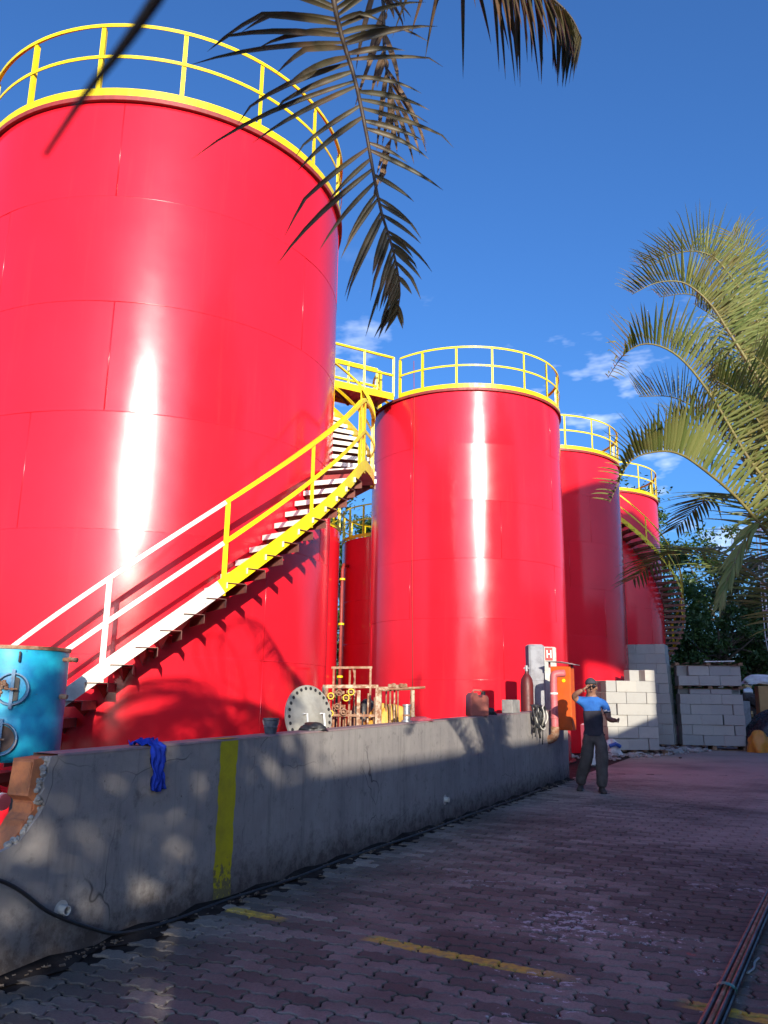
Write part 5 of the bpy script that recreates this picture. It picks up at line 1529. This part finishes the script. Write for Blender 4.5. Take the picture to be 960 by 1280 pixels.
# horizontal pole in front of the shrubs
mb = MB(); mb.tube(catmull([(10.2, 33, 2.75), (12.5, 33, 2.78), (14.3, 33, 2.72)], 8), .045, 8)
for x in (10.3, 14.2): mb.tube([(x, 33, 0), (x, 33, 2.75)], .05, 8)
tag(mb.build('pole_rail', WOOD, loc=(12, 33, 0)), 'weathered horizontal pole on two posts behind the right-hand block stack', 'rail')
# galvanised caged ladder
LC = Vector((13.75, 28.2, 0))
cl_ = thing('caged_ladder', tuple(LC), 'white steel caged ladder standing at the right edge in front of trees', 'ladder')
for x in (-.22, .22):
    mb = MB(); mb.tube([LC + Vector((x, 0, 0)), LC + Vector((x, 0, 8.6))], .03, 8); mb.build('stile', WHITEP, cl_, smooth=True)
for k in range(28):
    mb = MB(); mb.tube([LC + Vector((-.22, 0, .3 + .3 * k)), LC + Vector((.22, 0, .3 + .3 * k))], .014, 6); mb.build('rung', WHITEP, cl_, smooth=True)
hoops = [2.6, 3.55, 4.5, 5.45, 6.4, 7.35, 8.3]
for z in hoops:
    r_ = .46 if z > 3 else .34
    mb = MB(); mb.bar([LC + Vector((r_ * math.cos(a), -.33 + r_ * math.sin(a), z)) for a in [2 * PI * j / 24 for j in range(24)]], .012, .07, True); mb.build('hoop', WHITEP, cl_)
for j in range(7):
    a = R(-200 + 220 * j / 6)
    mb = MB(); mb.tube([LC + Vector((r_ * math.cos(a), -.33 + r_ * math.sin(a), z)) for z, r_ in ((2.6, .34), (3.55, .46), (8.3, .46))], .016, 5); mb.build('cage_strap', WHITEP, cl_)
# light litter of coloured scrap in front of the shrubs
mb = MB(); rnd = random.Random(5)
for i in range(70):
    c = Vector((rnd.uniform(12.0, 16), 31 + rnd.gauss(0, .6), rnd.uniform(.4, 2.4)))
    mb.cm = rnd.choice([0, 0, 1, 2])
    s_ = rnd.uniform(.06, .2); mb.bbox(c, (s_ * 1.6, s_, s_), Matrix.Rotation(rnd.uniform(-3, 3), 3, 'Z') @ Matrix.Rotation(rnd.uniform(-1, 1), 3, 'X'), .02)
for i in range(120):
    c = Vector((rnd.uniform(11.8, 16.2), 31.1 + rnd.gauss(0, .5), rnd.uniform(0, 1.6)))
    mb.cm = 3; mb.bbox(c, (.5, .4, .3), Matrix.Rotation(rnd.uniform(-3, 3), 3, 'Z') @ Matrix.Rotation(rnd.uniform(-1, 1), 3, 'X'), .05)
tag(mb.build('scrap_pile', [WHITEP, BOXC, pm('scrap_green', (.12, .22, .08), None, .8), pm('scrap_dark', (.06, .05, .045), None, .9)]), 'jumbled scrap pile of pale and dark pieces behind the brown carton', 'scrap', kind='stuff')

# leafy tree behind the photographer whose dense crown dapples the near end of the wall
def leafy_screen():
    rnd = random.Random(314)
    t = thing('tree', (0.7, -7.2, 0), 'dense leafy tree behind the photographer', 'tree')
    mb = MB(); mb.cs = True
    mb.tube(catmull([(0.7, -7.2, -.05), (.75, -7.15, 1.6), (.6, -7.1, 3.4), (.7, -7.1, 5.0)], 14), [.17 * (1 - .75 * i / 14) for i in range(15)], 10)
    for k in range(12):
        a = rnd.uniform(0, 6.28); z = rnd.uniform(2.2, 4.2)
        mb.tube(catmull([(.65, -7.12, z), (.65 + .6 * math.cos(a), -7.12 + .4 * math.sin(a), z + .5), (.65 + 1.3 * math.cos(a), -7.12 + .7 * math.sin(a), z + .7)], 6), [.05 * (1 - .8 * i / 6) for i in range(7)], 6)
    mb.build('trunk', BARK, t)
    mb = MB()
    n = 0
    while n < SCREEN_N:
        p = Vector((rnd.uniform(-1, 1), rnd.uniform(-1, 1), rnd.uniform(-1, 1)))
        if p.length > 1 + .12 * math.sin(p.x * 9 + p.z * 7): continue
        n += 1
        p = Vector((.62 + p.x * 1.75, -7.1 + p.y * .9, 4.15 + p.z * 1.7))
        a = Vector((rnd.gauss(0, 1), rnd.gauss(0, 1), rnd.gauss(-.2, .7))).normalized(); b = a.orthogonal().normalized()
        b = Matrix.Rotation(rnd.uniform(0, 6.28), 3, a) @ b
        l_ = .21 * rnd.uniform(.7, 1.3)
        mb.add([p, p + a * l_ * .5 + b * l_ * .24, p + a * l_, p + a * l_ * .5 - b * l_ * .24], [(0, 1, 2, 3)])
    mb.build('crown', LEAF, t)
SCREEN_N = 2900
leafy_screen()
# ------------------------------------------------------------------ buildings behind the photographer (they shade the yard; the tall ones are added for that)
def building(name, x0, x1, y0, y1, h, label, floors, nwin, roof_h=0.0, opening=None):
    t = thing(name, ((x0 + x1) / 2, (y0 + y1) / 2, 0), label, 'building')
    mb = MB()
    if opening is None:
        mb.box(((x0 + x1) / 2, (y0 + y1) / 2, h / 2), (x1 - x0, y1 - y0, h))
    else:
        a, b, c, d = opening
        ym, yd = (y0 + y1) / 2, y1 - y0
        for xa, xb, za, zb in ((x0, a, 0, h), (b, x1, 0, h), (a, b, 0, c), (a, b, d, h)):
            if xb - xa > .01 and zb - za > .01: mb.box(((xa + xb) / 2, ym, (za + zb) / 2), (xb - xa, yd, zb - za))
    mb.build('wall', BUILD, t)
    for f in range(floors):
        for k in range(nwin):
            x = x0 + (x1 - x0) * (k + .5) / nwin; z = 1.7 + f * 3.1
            if opening and opening[0] - .8 < x < opening[1] + .8 and opening[2] - 1 < z < opening[3] + 1: continue
            mb = MB(); mb.box((x, y1 + .01, z), (1.2, .06, 1.3)); w_ = mb.build('window', WHITEP, t)
            mb = MB(); mb.box((x, y1 + .03, z), (1.05, .05, 1.15)); mb.build('pane', GLASSM, w_)
    if roof_h:
        xm = (x0 + x1) / 2; ym = (y0 + y1) / 2
        mb = MB()
        mb.prism([(x0 - .3, h), (x1 + .3, h), (xm, h + roof_h)], y0 - .3, y1 + .3, lambda a, b, c: Vector((a, c, b)))
        mb.build('roof', ROOFM, t)
    else:
        mb = MB(); mb.box(((x0 + x1) / 2, (y0 + y1) / 2, h + .06), (x1 - x0 + .3, y1 - y0 + .3, .12)); mb.build('roof', ROOFM, t)
    return t
ob = building('office_building', -18.5, 18.5, -6, 0, 5.36, 'low rendered building along the opposite side of the yard', 1, 10)
# long side faces the wall: built along the x axis, then turned into the wall's direction
oc_ = W(-12.25 + 18.5, 10.0, 0)
ob.matrix_world = Matrix.Translation(oc_) @ Matrix.Rotation(R(WALL_ANG), 4, 'Z') @ Matrix.Translation((0, -3.0, 0))
building('occluder', 10.15, 19.3, -10, -7, 15.5, 'added tall gabled warehouse behind the photographer at right', 3, 5, 2.3, opening=(10.9, 13.1, 8.9, 11.8))  # added out of view to shade the tanks; opening shaped to light a stack
building('shade_block', 19.8, 42, -12, -7, 21, 'added tall plain block, unseen, behind the photographer at far right', 5, 6)  # added out of view to darken the trees at right

for o_ in bpy.data.objects:
    if '_o' in o_: del o_['_o']
